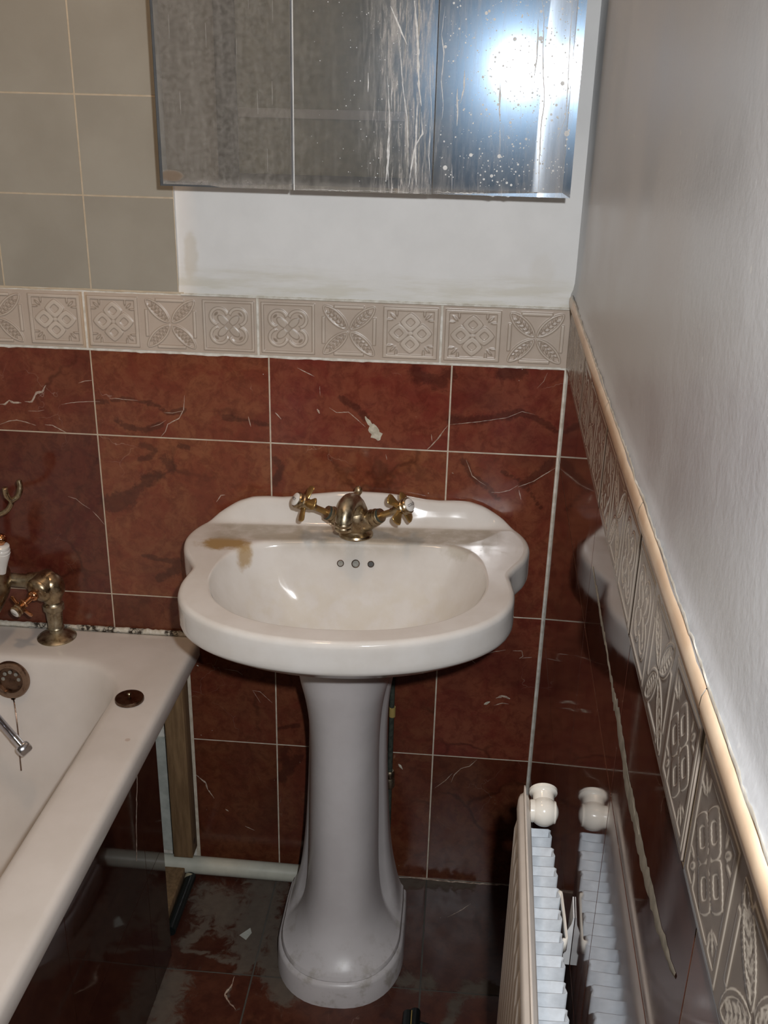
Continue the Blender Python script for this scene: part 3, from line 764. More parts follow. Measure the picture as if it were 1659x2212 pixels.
def star(poly, cen, n):
    P = np.array(poly)-cen; ang = np.arctan2(P[:, 1], P[:, 0]); r = np.hypot(P[:, 0], P[:, 1])
    o_ = np.argsort(ang); ang = ang[o_]; r = r[o_]
    A = np.linspace(-math.pi, math.pi, n, endpoint=False)
    R_ = np.interp(A, np.r_[ang-2*math.pi, ang, ang+2*math.pi], np.r_[r, r, r])
    return np.c_[np.cos(A)*R_, np.sin(A)*R_]+cen
O_ = star(full(half), CEN, NB); I_ = star(full(inner), CEN, NB)
def bz(x):                                     # height of the wavy splashback
    a = np.abs(x)
    return np.interp(a, [0, .04, .08, .11, .135, .16, .185, .21, .235, .26, .28], [.052, .0505, .046, .0405, .0385, .0392, .038, .030, .016, .004, 0])
def dz(x, y):
    s = np.clip((y+.040)/.026, 0, 1); s = s*s*(3-2*s)
    roll_ = np.clip((y+.008)/.008, 0, 1)       # rounded top edge
    return bz(x)*s - .004*roll_**2*(bz(x) > .004)
def ring(P, z, disp=True):
    zz = dz(P[:, 0], P[:, 1]) if disp else np.zeros(len(P))
    return [(p[0], p[1], z+k) for p, k in zip(P, zz)]
mb = MB(); R_ = []
def inset(P, d):                                # move outline towards the centre by distance d
    v = CEN-P; L = np.linalg.norm(v, axis=1)[:, None]; return P+v/L*d
def keepwall(P, Q):                             # rear edge stays against the wall
    P = P.copy(); P[:, 1] = np.minimum(P[:, 1], -.001); return P
UC = np.array((0, -.15))
def shrink(P, s): return UC+(P-UC)*s
lipz = -.048
def dn(k): return [(p[0], p[1], lipz*k + dz(p[0], p[1])*(1-k)) for p in O_]
for s_, z_ in ((.30, -.172), (.38, -.160), (.45, -.142), (.52, -.120), (.62, -.102), (.78, -.084), (.905, -.070)):
    R_.append([(p[0], p[1], z_) for p in shrink(O_, s_)])
R_.append([(p[0], p[1], lipz-.008) for p in inset(O_, .014)])
R_.append([(p[0], p[1], lipz-.006) for p in inset(O_, .006)])
R_.append([(p[0], p[1], lipz-.001) for p in inset(O_, .0015)])
for k in (.92, .75, .55, .35, .18): R_.append(dn(k))
for ins, zz in ((.0004, -.0065), (.0018, -.003), (.0045, -.0008), (.008, 0)): R_.append(ring(inset(O_, ins), zz))
T0 = inset(O_, .008)
for s in np.linspace(.04, .90, 26): R_.append(ring(T0+(I_-T0)*s, -.0012*s*0))
for s, zz in ((.94, -.0006), (.975, -.002), (1.0, -.005)): R_.append(ring(T0+(I_-T0)*s, zz))
BC = np.array((0, -.225))
for s in (.985, .965, .94, .91, .87, .82, .76, .69, .61, .52, .42, .31, .20, .12):
    zz = -.005-.142*(1-s**3.2); R_.append([(p[0], p[1], zz) for p in BC+(I_-BC)*s])
mb.loft(R_, 0, cap0=True, cap1=True)
bowl = mb.build('bowl', 'basin', None, angle=70); bowl.parent = basin
# overflow holes on the rear inside face, and the waste
for i, (x_, r_) in enumerate(((-.0245, .0056), (.0005, .0067), (.0255, .0053))):
    s = .93; yb = -.225+(.225-.106)*s; zz = -.005-.142*(1-s**3.2)
    nrm = Vector((0, -.86, .5)).normalized()
    o_ = Vector((x_, yb-.0006, zz))
    q = MB().lathe([(r_*1.02, -.001), (r_*1.02, .0012), (r_*.86, .0016), (r_*.80, .0006)], o_, nrm, 24)
    q.lathe([(r_*.82, .0), (r_*.80, .0007)], o_, nrm, 24, mi=1)
    h_ = q.build('overflow_hole', ['dark_bronze', 'dark_hole' if i == 2 else 'hole_grey']); h_.parent = basin
q = MB().lathe([(.028, -.002), (.028, .002), (.024, .003), (.018, 0), (0, 0)], (0, -.225, -.1465), (0, 0, 1)); q.build('drain', 'aged_brass').parent = basin
# grey stains are in the glaze; a few raised flakes of scale behind the tap
mb = MB(); fnb = lambda a, b, w: (a, b, w)
for c0, c1, n_ in ((.11, .22, 26), (.0, .08, 10)):
    for k in range(n_):
        x_ = random.uniform(c0, c1); y_ = random.uniform(-.155 if x_ > .15 else -.1, -.055); a = random.uniform(0, 3.1); L_ = random.uniform(.002, .006)
        ribbon(mb, fnb, [(x_, y_), (x_+L_*math.cos(a), y_+L_*math.sin(a)*.5)], .0012, 0, lift=.0002)
sf_ = mb.build('scale_flakes', 'limescale'); sf_.parent = basin; sf_['kind'] = 'stuff'

# ------------------------------------------------------------------ pedestal
ped = empty('basin_pedestal', (-.330, -.18, 0), 'white fluted basin pedestal with spreading foot on the marble floor', 'pedestal')
PX = -.333
def under(x, y):
    """height of the basin's underside above a point"""
    v = np.array((x-XC, y))-UC; an = math.atan2(v[1], v[0]); Q = O_-UC
    A_ = np.arctan2(Q[:, 1], Q[:, 0]); k = int(np.argmin(np.abs(np.angle(np.exp(1j*(A_-an))))))
    s = np.hypot(*v)/np.hypot(*Q[k])
    return ZR + float(np.interp(s, [0, .30, .38, .45, .52, .62, .78, .905], [-.172, -.172, -.160, -.142, -.120, -.102, -.084, -.070])) - .004
def psec(w, wn, yf, yb=-.085):
    """front nose of half-width wn, concave flute, side wing of half-width w running back"""
    d_ = (yb-yf); H = []
    for a in np.linspace(-90, 0, 13):
        r = math.radians(a); H.append((wn*math.cos(r)**.85 if a > -90 else 0, yf+d_*.50*(1+math.sin(r))))
    y0 = H[-1][1]; g = min(1, (w-wn)/.012)
    H += [(wn-.0022*g, y0+d_*.05), (wn-.0010*g, y0+d_*.09), (wn+(w-wn)*.55, y0+d_*.13), (w, y0+d_*.22), (w, y0+d_*.34), (w*.985, yb)]
    L = [(-a, b) for a, b in H[::-1]][:-1]+H
    return [(PX+a, b) for a, b in L]
lv = [(.0, .1150, .1150, -.330), (.040, .1135, .1135, -.327), (.045, .1115, .1115, -.3245), (.0475, .1075, .1075, -.319), (.050, .1085, .1085, -.320), (.056, .1065, .1060, -.316),
      (.062, .1020, .0990, -.307), (.078, .0965, .0860, -.291), (.100, .0915, .0745, -.277), (.13, .0855, .0675, -.268), (.17, .0800, .0635, -.262), (.22, .0755, .0615, -.258), (.28, .0720, .0605, -.255),
      (.34, .0695, .0595, -.253), (.40, .0680, .0585, -.252), (.45, .0680, .0585, -.253), (.50, .0705, .0610, -.257), (.54, .0750, .0660, -.263), (.575, .0810, .0730, -.270), (.61, .0860, .0790, -.277), (.64, .0920, .0860, -.286), (.658, .0960, .0910, -.292)]
mb = MB(); rings = []
for z_, w_, wn_, yf in lv: rings.append([(x_, y_, min(z_, under(x_, y_)-(.66-z_)*.05) if z_ > .5 else z_) for x_, y_ in psec(w_, wn_, yf)])
import itertools
def dens(rings, k=3):
    """smooth intermediate rings"""
    out = []
    n = len(rings[0])
    A = np.array(rings)
    for i in range(len(A)-1):
        a, b, c, d_ = A[max(i-1, 0)], A[i], A[i+1], A[min(i+2, len(A)-1)]
        for j in range(k):
            t_ = j/k; out.append(.5*((2*b)+(-a+c)*t_+(2*a-5*b+4*c-d_)*t_**2+(-a+3*b-3*c+d_)*t_**3))
    out.append(A[-1]); return [[tuple(p) for p in r] for r in out]
mb.loft(rings[:6], 0); 
mb.loft(dens(rings[5:], 3), 0)
mb.build('column', 'pedestal', ped, angle=55)

# ------------------------------------------------------------------ basin mixer tap
def lever_handle(parent, base, axis, scale=1.0, text='HOT', spin=0.5, mat='lever', nm='cross_handle', wings=4, tilt=0):
    """cross handle with a china disc, axis points out of the valve"""
    a = Vector(axis).normalized(); s = scale; o_ = Vector(base)
    q = MB()
    q.lathe([(.0045*s, -.004*s), (.0045*s, .002*s), (.0062*s, .003*s), (.0075*s, .008*s), (.0085*s, .014*s), (.0105*s, .017*s), (.0110*s, .0195*s), (.0098*s, .021*s), (.0108*s, .0225*s), (.0112*s, .026*s), (.0100*s, .0275*s), (0, .0275*s)], o_, a, 28)
    e = Vector((0, 0, 1)) if abs(a.z) < .9 else Vector((1, 0, 0))
    u = a.cross(e).normalized(); w = a.cross(u)
    h_ = q.build(nm, 'aged_brass', parent)
    for k in range(wings):
        ph = spin+k*2*math.pi/wings; d_ = u*math.cos(ph)+w*math.sin(ph); t2 = -u*math.sin(ph)+w*math.cos(ph)
        rr = []
        for L_, wd, th, zz in ((.004, .0036, .0030, .0125), (.009, .0040, .0026, .0125), (.014, .0052, .0024, .012), (.019, .0066, .0022, .0115), (.0225, .0064, .0020, .011), (.0245, .0042, .0016, .011), (.0252, .0012, .0008, .011)):
            c = o_+d_*L_*s+a*zz*s
            rr.append([c+t2*wd*1.25*s*math.cos(g)+a*th*s*math.sin(g) for g in np.linspace(0, 2*math.pi, 14, endpoint=False)])
        q = MB().loft(rr, 0, cap0=True, cap1=True); sp_ = q.build('spoke', mat, h_)
    q = MB().lathe([(.0088*s, .0268*s), (.0088*s, .0288*s), (.0070*s, .0300*s), (0, .0305*s)], o_, a, 28)
    disc = q.build('index_disc', 'index_china', h_)
    fc = bpy.data.curves.new('lettering', 'FONT'); fc.body = text; fc.size = .0052*s; fc.align_x = 'CENTER'; fc.align_y = 'CENTER'; fc.extrude = .00005
    fo = bpy.data.objects.new('tmp', fc); COL.objects.link(fo); bpy.context.view_layer.update()
    me = bpy.data.meshes.new_from_object(fo); bpy.data.objects.remove(fo, do_unlink=True)
    me.materials.clear(); me.materials.append(MAT['index_ink'])
    up = Vector((0, 0, 1)); yv = (up-a*up.dot(a)).normalized(); xv = yv.cross(a)
    ctr = o_+a*.03065*s - yv*.003*s*0
    M_ = Matrix(((xv.x, yv.x, a.x, ctr.x), (xv.y, yv.y, a.y, ctr.y), (xv.z, yv.z, a.z, ctr.z), (0, 0, 0, 1)))
    me.transform(M_)
    # merge the writing into the disc mesh as a second material: it is part of the disc
    import bmesh
    bm = bmesh.new(); bm.from_mesh(disc.data); n0 = len(bm.faces); bm.from_mesh(me); bm.faces.ensure_lookup_table()
    for f_ in bm.faces[n0:]: f_.material_index = 1
    disc.data.materials.append(MAT['index_ink']); bm.to_mesh(disc.data); bm.free()
    return h_

TX, TY, TZ = -.329, -.075, ZR+.0005
tap = empty('basin_mixer_tap', (TX, TY, TZ), 'tarnished brass mixer tap with cross handles at the back of the basin', 'tap')
q = MB().lathe([(.0285, 0), (.0290, .002), (.0275, .005), (.0225, .007), (.0205, .010), (.0215, .016), (.0235, .024), (.0235, .032), (.0205, .042), (.0165, .052), (.0125, .060), (.0070, .067), (.0045, .070), (.0045, .074), (0, .074)], (TX, TY, TZ), (0, 0, 1), 40)
q.build('tap_body', 'aged_brass', tap)
q = MB().lathe([(.003, 0), (.0032, .006), (.0058, .009), (.0068, .0135), (.0058, .018), (.003, .0205), (0, .021)], (TX+.002, TY+.012, TZ+.060), (0, 0.1, 1), 24)
q.build('pop_up_knob', 'aged_brass', tap)
sp = crv([(TX-.001, TY-.004, TZ+.048), (TX-.004, TY-.018, TZ+.063), (TX-.008, TY-.034, TZ+.069), (TX-.011, TY-.052, TZ+.064), (TX-.013, TY-.062, TZ+.052), (TX-.0135, TY-.065, TZ+.040)], 6)
rr = np.interp(np.linspace(0, 1, len(sp)), [0, .3, .7, 1], [.0175, .0155, .0142, .0130])
q = MB().tube(sp, list(rr), 24); q.build('spout', 'tarnished_brass', tap)
q = MB().lathe([(.0140, -.006), (.0148, -.004), (.0148, -.001), (.0137, .0005), (.0144, .002), (.0144, .006), (.0132, .0075), (.0100, .0078), (.009, .004)], (TX-.0135, TY-.065, TZ+.042), (0, -.04, -1), 28)
q.build('spout_nozzle', 'aged_brass', tap)
for sgn, txt, sp_ in ((-1, 'HOT', .35), (1, 'COLD', .6)):
    ax = Vector((sgn*.76, -.42, .50)).normalized()
    b0 = Vector((TX+sgn*(.016 if sgn < 0 else .012), TY, TZ+.024))
    q = MB().lathe([(.0175, 0), (.0175, .010), (.0155, .015), (.0140, .018), (.0150, .0185), (.0152, .022), (.0140, .0225), (.0136, .026), (.0142, .0265), (.0140, .031), (.0125, .0315), (.0125, .036), (.0112, .037), (.0112, .041), (.0050, .042)], b0, ax, 32)
    v_ = q.build('valve', 'aged_brass', tap)
    q = MB().lathe([(.0116, .0365), (.0119, .0385), (.0116, .0405), (.010, .0412)], b0, ax, 32); q.build('scale_collar', 'verdigris', v_)
    q = MB().lathe([(.0052, .040), (.0048, .068), (.0058, .072)], b0, ax, 20); q.build('spindle', 'lever', v_)
    lever_handle(tap, b0+ax*.068, ax, 1.22, txt, sp_)

# ------------------------------------------------------------------ bath
BR = .53
bath = empty('bathtub', (-1.0, -.86, 0), 'white bathtub along the left with a broad flat rim', 'bathtub')
NT_ = 168
def rrect(x0, x1, y0, y1, r, n=NT_, rs=None):
    """rounded rectangle; rs = radii for the corners (x1,y1),(x0,y1),(x0,y0),(x1,y0)"""
    rs = rs or (r,)*4; pts = []
    for (cx, cy, a0), r_ in zip(((x1, y1, 0), (x0, y1, 90), (x0, y0, 180), (x1, y0, 270)), rs):
        sx = -1 if cx == x1 else 1; sy = -1 if cy == y1 else 1
        for k in range(n//4):
            a = math.radians(a0+90*k/(n//4-1)); pts.append((cx+sx*r_+r_*math.cos(a), cy+sy*r_+r_*math.sin(a)))
    return pts
def skew(p): return (p[0]-(-.0)*0 + (.016*min(0, p[1]+.02))*(1 if p[0] > -1 else 0)*.9, p[1])
OX0, OX1, OY0, OY1 = -1.398, -.6215, -1.74, -.004
def R3(P, z): return [(*skew(p), z) for p in P]
ou = lambda d: rrect(OX0+d, OX1-d, OY0+d, OY1-d, .012)
rings = [R3(ou(.006), BR-.040), R3(ou(.0015), BR-.038), R3(ou(0), BR-.034), R3(ou(0), BR-.012), R3(ou(.002), BR-.005), R3(ou(.006), BR-.0012), R3(ou(.012), BR)]
def inn(d, z, rr_=.11): return R3(rrect(-1.322+d*.9, -.7150-d, -1.60+d*1.8, -.118-d*1.05, rr_, rs=(rr_, rr_, rr_, rr_)), z)
rings += [inn(-.030, BR+.000, .13), inn(-.016, BR-.0005, .12), inn(-.008, BR-.002), inn(-.003, BR-.005), inn(0, BR-.010), inn(.006, BR-.03), inn(.014, BR-.07), inn(.024, BR-.13), inn(.036, BR-.20), inn(.052, BR-.27), inn(.075, BR-.325), inn(.105, BR-.352), inn(.15, BR-.362, .10), inn(.21, BR-.365, .06)]
mb = MB().loft(rings, 0, cap1=True)
mb.build('tub', 'bath', bath, angle=50)
# overflow with chain
OV = Vector((-.9310, -.1325, .492)); on_ = Vector((0, -1, .12)).normalized()
q = MB().lathe([(.0345, -.004), (.0350, .001), (.0330, .0045), (.0290, .0050), (.0240, .0030), (.0225, -.001), (.0220, -.004)], OV, on_, 40)
of_ = q.build('overflow_ring', 'rose_bronze', bath)
q = MB().lathe([(.0225, -.006), (.0220, -.0035), (.008, -.0028), (0, -.0028)], OV, on_, 32)
for k in range(8):
    a = k*math.pi/4
    c = OV+on_*(-.0030)+Vector((math.cos(a), 0, math.sin(a)))*.014
    q.lathe([(.0034, -.0005), (.0034, .0006), (0, .0008)], c, on_, 14, mi=1)
q.build('overflow_grille', ['dark_bronze', 'hole_grey'], of_)
q = MB()
cpts = crv([OV+Vector((.004, -.006, -.034)), OV+Vector((.006, -.008, -.045)), OV+Vector((.009, -.014, -.08)), OV+Vector((.012, -.022, -.11)), OV+Vector((.014, -.030, -.14)), OV+Vector((.016, -.036, -.165))], 14)
L_ = 0
for i in range(len(cpts)-1):
    a, b = Vector(cpts[i]), Vector(cpts[i+1])
    q.tube([a, a+(b-a)*.5, b], [.0008, .0015, .0008], 6)
q.lathe([(.0042, 0), (.0046, .0012), (.0042, .0024), (.003, .0024), (.003, 0)], OV+Vector((.004, -.007, -.033)), (0, 1, 0), 16)
q.build('plug_chain', 'dark_bronze', of_)
# bath feet/rail under the lip (hidden cradle timber)
plug = empty('bath_plug', (-.683, -.228, BR), 'round bronze plug lying on the bath rim', 'plug')
q = MB().lathe([(.0225, .0), (.0235, .001), (.0235, .0045), (.0228, .0060), (.0205, .0066), (.004, .0068)], (-.683, -.228, BR+.0003), (0, 0, 1), 40); q.build('plug_disc', 'dark_bronze', plug)
q = MB().lathe([(.0016, .006), (.0016, .009), (.0028, .0105), (.0032, .0125), (.002, .0145), (0, .015)], (-.683, -.228, BR), (0, 0, 1), 16); q.build('plug_stud', 'aged_brass', plug)
q = MB().lathe([(.0215, .0), (.0215, .0012)], (-.683, -.228, BR), (0, 0, 1), 32); q.build('plug_seal', 'rubber', plug)

# mouldy bead
mb = MB(); pts = [(x_, -.0045+random.gauss(0, .0003), BR+.002+random.gauss(0, .0003)) for x_ in np.linspace(-1.39, -.634, 150)]
mb.tube(pts, [max(.004, random.gauss(.0052, .0004)) for _ in pts], 10)
tag(mb.build('sealant_bead', 'mould'), 'mould-blackened white sealant between bathtub rim and red tiles', 'sealant')

# hose end lying in the bath
hose = empty('shower_hose', (-.93, -.2, .4), 'chrome shower hose end with square connector hanging into the bathtub', 'hose')
hp = crv([(-1.045, -.165, .625), (-1.005, -.180, .525), (-.960, -.185, .480), (-.936, -.1885, .452), (-.9175, -.191, .428), (-.906, -.193, .414)], 14)
rr = [.0068+.0008*math.cos(i*2.4) for i in range(len(hp))]
q = MB()
n_ = len(hp)
fine = []
for i in range(n_-1):
    for j in range(4): fine.append(Vector(hp[i]).lerp(Vector(hp[i+1]), j/4))
q.tube(fine, [.0066+(.0010 if (k//2) % 2 else 0) for k in range(len(fine))], 14); q.build('hose_pipe', 'chrome', hose)
dv = (Vector(hp[-1])-Vector(hp[-6])).normalized()
q = MB().lathe([(.0072, -.004), (.0078, .0), (.0074, .016), (.0080, .018)], hp[-1], dv, 20); q.build('ferrule', 'chrome', hose)
ce = Vector(hp[-1])+dv*.0245
q = MB().box(ce, (.020, .018, .024), 0, .005, R=dv.to_track_quat('X', 'Y').to_matrix() @ Matrix.Rotation(.6, 3, 'X'))
q.build('connector', 'chrome', hose)

# ------------------------------------------------------------------ bath mixer
bt = empty('bath_mixer_tap', (-.93, -.045, BR), 'large antique brass bath mixer standing on the bathtub rim at far left', 'tap')
PXB, PYB = -.8785, -.0400
q = MB().lathe([(.0345, 0), (.0350, .0015), (.0330, .0035), (.0250, .0065), (.0160, .0100), (.0120, .0120), (.0118, .018), (.0140, .0190), (.0150, .021), (.0135, .0235), (.0135, .030), (.0150, .055), (.0170, .0560), (.0185, .058), (.0185, .068), (.0165, .0700), (.0150, .074), (.0150, .085)], (PXB, PYB, BR), (0, 0, 1), 36)
q.build('pillar', 'tarnished_brass', bt)
EL = Vector((PXB-.004, PYB, BR+.105))
q = MB().tube(crv([(PXB, PYB, BR+.075), (PXB, PYB, BR+.095), (PXB-.004, PYB, BR+.110), (PXB-.020, PYB, BR+.114), (PXB-.04, PYB, BR+.112)], 6), [.0160, .0165, .0170, .0180, .0205, .0225, .0235, .024, .024, .024, .024, .0235, .0225, .021, .0195, .018, .0165, .0155, .015, .015, .015, .015, .015, .015, .015], 24)
q.lathe([(.021, -.02), (.0235, -.012), (.0245, 0), (.0235, .012), (.0245, .013), (.0245, .017), (.021, .022), (.013, .026), (.0, .027)], EL+Vector((-.006, -.004, .002)), (-.40, -.86, -.30), 32)
q.build('valve_body', 'aged_brass', bt)
q = MB().tube([(-.985, PYB, BR+.113), (-.91, PYB, BR+.111), (PXB-.02, PYB, BR+.110)], .0125, 22); q.build('cross_tube', 'tarnished_brass', bt)
ax = Vector((-.42, -.82, -.34)).normalized()
q = MB().lathe([(.0115, .018), (.0115, .024), (.0095, .025), (.0095, .028), (.0105, .029), (.0100, .032), (.0080, .034), (.0055, .036), (.0050, .050)], EL+Vector((-.006, -.004, .002)), ax, 24)
q.build('spindle', 'copper', bt)
lever_handle(bt, EL+Vector((-.006, -.004, .002))+ax*.046, ax, 1.0, 'COLD', .75, 'copper')
# mixer body and spout at the frame edge
MX = -.973
q = MB().tube(crv([(MX-.03, PYB-.004, BR+.125), (MX-.005, PYB-.010, BR+.125), (MX+.004, PYB-.03, BR+.108), (MX-.004, PYB-.062, BR+.078), (MX-.014, PYB-.085, BR+.040), (MX-.016, PYB-.092, BR+.018)], 6), [.030]*6+[.030, .029, .028, .0275, .027, .0268]+[.0265, .026, .0258, .0255, .0253, .025]+[.0248, .0244, .024, .0235, .0232, .023]+[.0228]*7, 28)
q.build('spout', 'aged_brass', bt)
q = MB().lathe([(.007, 0), (.0085, .01), (.0110, .022), (.0145, .036), (.0152, .042), (.0142, .043), (.0150, .046), (.0150, .0485), (.0138, .05), (.0144, .053), (.0138, .056), (.010, .059), (.007, .0595)], (-.9515, PYB-.030, BR+.140), (.14, -.10, 1), 32)
lv_ = q.build('china_lever', 'index_china', bt)
q = MB().lathe([(.006, 0), (.0065, .003), (.0095, .006), (.0105, .011), (.0090, .016), (.005, .019), (0, .020)], Vector((-.9515, PYB-.030, BR+.140))+Vector((.14, -.10, 1)).normalized()*.0585, (.14, -.1, 1), 24)
q.build('finial', 'copper', lv_)
# tiny writing dashes on the lever
# cradle fork for the hand shower
ck = crv([(-.985, -.075, .772), (-.950, -.081, .781), (-.925, -.0812, .792), (-.914, -.0812, .805), (-.912, -.0812, .816)], 8)
q = MB().tube(ck, .0045, 12)
q.tube(crv([(-.912, -.0812, .812), (-.9165, -.086, .822), (-.9165, -.090, .832), (-.9155, -.092, .840)], 6), [.0045]*6+[.0050]*6+[.0046]*6+[.0034], 12)
q.tube(crv([(-.912, -.0812, .812), (-.902, -.076, .820), (-.898, -.073, .834), (-.900, -.071, .847)], 6), [.0045]*6+[.0050]*6+[.0046]*6+[.0030], 12)
q.tube(crv([(-.985, PYB, .66), (-.990, PYB-.01, .70), (-.990, -.06, .75), (-.985, -.075, .772)], 6), .006, 12)
q.build('cradle_fork', 'aged_brass', bt)

# ------------------------------------------------------------------ bath panel, timbers, pipes
pn = MB()
def PF(y, z, w): return (-.6385+.0144*(y+.25)+w, y, z)
ys = [-.245, -.335, -.635, -.935, -1.235, -1.535, -1.72]
for i in range(len(ys)-1):
    for z0, z1 in ((.001, .255), (.255, .478)):
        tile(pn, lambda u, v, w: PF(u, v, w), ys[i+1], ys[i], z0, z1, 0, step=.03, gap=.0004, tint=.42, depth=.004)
pn.box((-.6465-.010, -.98, .239), (.010, 1.46, .476), 1)
ribbon(pn, lambda u, v, w: PF(u, v, w), [(-.34, .47), (-.36, .40), (-.375, .33)], .003, 2, jit=.4)
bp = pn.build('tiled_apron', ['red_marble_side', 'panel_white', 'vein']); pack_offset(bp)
tag(bp, 'dark red marble panel below the bathtub rim', 'panel')
tm = MB().box((-.6675, -.030, .270), (.038, .036, .44), 0, .001)
tag(tm.build('timber_upright', 'timber'), 'rough wooden upright against the end wall beside the bath panel', 'timber')
tm = MB().box((-.6635, -.105, .470), (.036, .16, .040), 0, .001)
tag(tm.build('timber_rail', 'timber'), 'dark rough timber rail directly under the bathtub rim', 'timber')
tm = MB().box((-.690, -.118, .014), (.050, .135, .026), 0, .002)
tag(tm.build('timber_block', 'timber'), 'wooden block lying on the floor between bath panel and waste pipe', 'timber')
st_ = MB().box((-.722, -.0045, .165), (.050, .006, .27), 0)
tag(st_.build('white_board', 'panel_white'), 'pale board strip standing behind the wooden upright', 'board')
wp = MB().tube([(-.74, -.034, .022), (-.55, -.034, .020), (-.40, -.034, .018), (-.33, -.034, .018)], .0175, 24)
w_ = wp.build('waste_pipe', 'pvc_white'); tag(w_, 'white plastic waste pipe along the foot of the end wall', 'pipe')
bpipe = empty('floor_pipe', (-.65, -.1, .006), 'black pipe and shadow gap in one, with pale end cap, on the floor beside the wooden block', 'pipe')
MB().tube([(-.6525, -.055, .0105), (-.6540, -.200, .0105)], .0105, 16).build('pipe_run', 'black_plastic', bpipe)  # black tube thick enough to stand for the shadow gap too
MB().lathe([(.0085, 0), (.0090, .004), (.0085, .010), (.004, .013), (0, .0135)], (-.6545, -.066, .011), (0, .8, .35), 16).build('end_cap', 'beige_plug', bpipe)
MB().box((-.668, -.186, .010), (.014, .022, .014), 0, .003).build('clip', 'beige_plug', bpipe)
sp_ = empty('supply_pipe', (-.268, -.02, 0), 'thin corroded supply pipe showing behind the right edge of the pedestal', 'pipe')
SPX = -.2635
MB().tube([(SPX, -.022, .0), (SPX, -.022, .30), (SPX, -.022, .60)], .0048, 14).build('pipe_run', 'verdigris', sp_)
MB().lathe([(.008, 0), (.010, .004), (.010, .018), (.008, .022), (.0095, .024), (.0095, .034), (.007, .038)], (SPX, -.022, .235), (0, 0, 1), 16).build('compression_fitting', 'tarnished_brass', sp_)
MB().lathe([(.0062, 0), (.0062, .02)], (SPX+.001, -.022, .395), (0, 0, 1), 12).build('yellow_sleeve', 'yellow_stripe', sp_)

# dark tool on the floor at the bottom of the view
tl = empty('floor_tool', (-.19, -.345, 0), 'black grooved object with a gold stripe lying on the floor at the bottom edge', 'tool')
q = MB().tube([(-.2010, -.336, .010), (-.2020, -.40, .010), (-.203, -.44, .010)], [.0095, .0105, .010], 14)
q.build('grip', 'black_plastic', tl)
MB().tube([(-.1895, -.331, .0105), (-.1905, -.40, .011), (-.191, -.44, .011)], [.0088, .010, .010], 14).build('grip', 'black_plastic', tl)
MB().box((-.1958, -.380, .0185), (.0018, .085, .0035), 0, .0006).build('stripe', 'yellow_stripe', tl)
q = MB().tube(crv([(-.185, -.352, .006), (-.165, -.356, .005), (-.14, -.366, .005), (-.12, -.385, .005)], 6), .0052, 12); q.build('cable', 'black_plastic', tl)

# ------------------------------------------------------------------ radiator
U0, U1, RZ0, RZ1 = .606, 1.34, .10, .7065
rad = empty('radiator', RW(.95, RZ0, .052), 'white convector radiator seen end-on close to the side wall', 'radiator')
# corrugated front plate (facing the room)
q = MB(); PIT = .0323
def flute(u): 
    k = ((u-U0) % PIT)/PIT
    return .0540+.0068*abs(math.sin(math.pi*k))**.8
us_ = np.arange(U0+.002, U1, PIT/20)
rings = []
for z_, k in ((RZ0, 0), (RZ0+.004, .6), (RZ0+.014, 1), (.35, 1), (RZ1-.060, 1), (RZ1-.050, .7), (RZ1-.042, 0.0)):
    rings.append([RW(u, z_, .0540+(flute(u)-.0540)*k) for u in us_])
q.loft(rings, 0, closed=False); q.build('front_plate', 'rad_enamel', rad, angle=60)
# body with rounded shoulders and welded seam
def prof_pts():
    w0, w1, c = .0440, .0598, .0520
    return [(w0, RZ0+.004), (w0, RZ1-.026), (w0+.0008, RZ1-.018), (w0+.003, RZ1-.0135), (c-.0018, RZ1-.0115), (c-.0011, RZ1-.010), (c-.0010, RZ1-.0005), (c, RZ1), (c+.0010, RZ1-.0005), (c+.0011, RZ1-.010), (c+.0018, RZ1-.0115), (w1-.003, RZ1-.0135), (w1-.0008, RZ1-.018), (w1, RZ1-.030), (w1-.0006, RZ1-.036), (.0490, RZ1-.038), (.0490, RZ0+.004)]
PP = prof_pts()
q = MB(); rr_ = []
for u, s in ((U0, .15), (U0+.002, .55), (U0+.006, .85), (U0+.014, 1), (U0+.3, 1), (U1, 1)):
    rr_.append([RW(u, z_ if s >= .99 else RZ0+(z_-RZ0)*(1-.02*(1-s)), .052+(w_-.052)*s) for w_, z_ in PP])
q.loft(rr_, 0, cap0=True, cap1=True); q.build('panel', 'rad_enamel', rad, angle=35)
# pleated convector sheet
q = MB(); path = []
k = 0; u = .6200
def wout(u): return float(np.interp(u, [.62, .66, .72, .9], [.0170, .0142, .0118, .0120]))
sharp = .026
while u < U1-.03:
    w_ = wout(u)
    path += [(u, .0440), (u+.0010, .0380), (u, w_+.0035), (u+.0020, w_+.0008), (u+.0062, w_+.0022), (u+.0100, w_+.0008), (u+.0130, w_), (u+.0150, w_+.002), (u+.0162, .0300), (u+.0165, .0440), (u+.0245, .0440)]
    u += PIT
th = .0007
outl = path
vs = []; f = []
for i, (a, b) in enumerate(outl):
    for z_ in (.14, .6500): vs.append(RW(a, z_, b))
    if i: f.append((2*i-2, 2*i, 2*i+1, 2*i-1))
q.add(vs, f)
fin = q.build('convector_fins', 'fin_metal', rad, angle=35)
so = fin.modifiers.new('thick', 'SOLIDIFY'); so.thickness = .0011; so.offset = 0
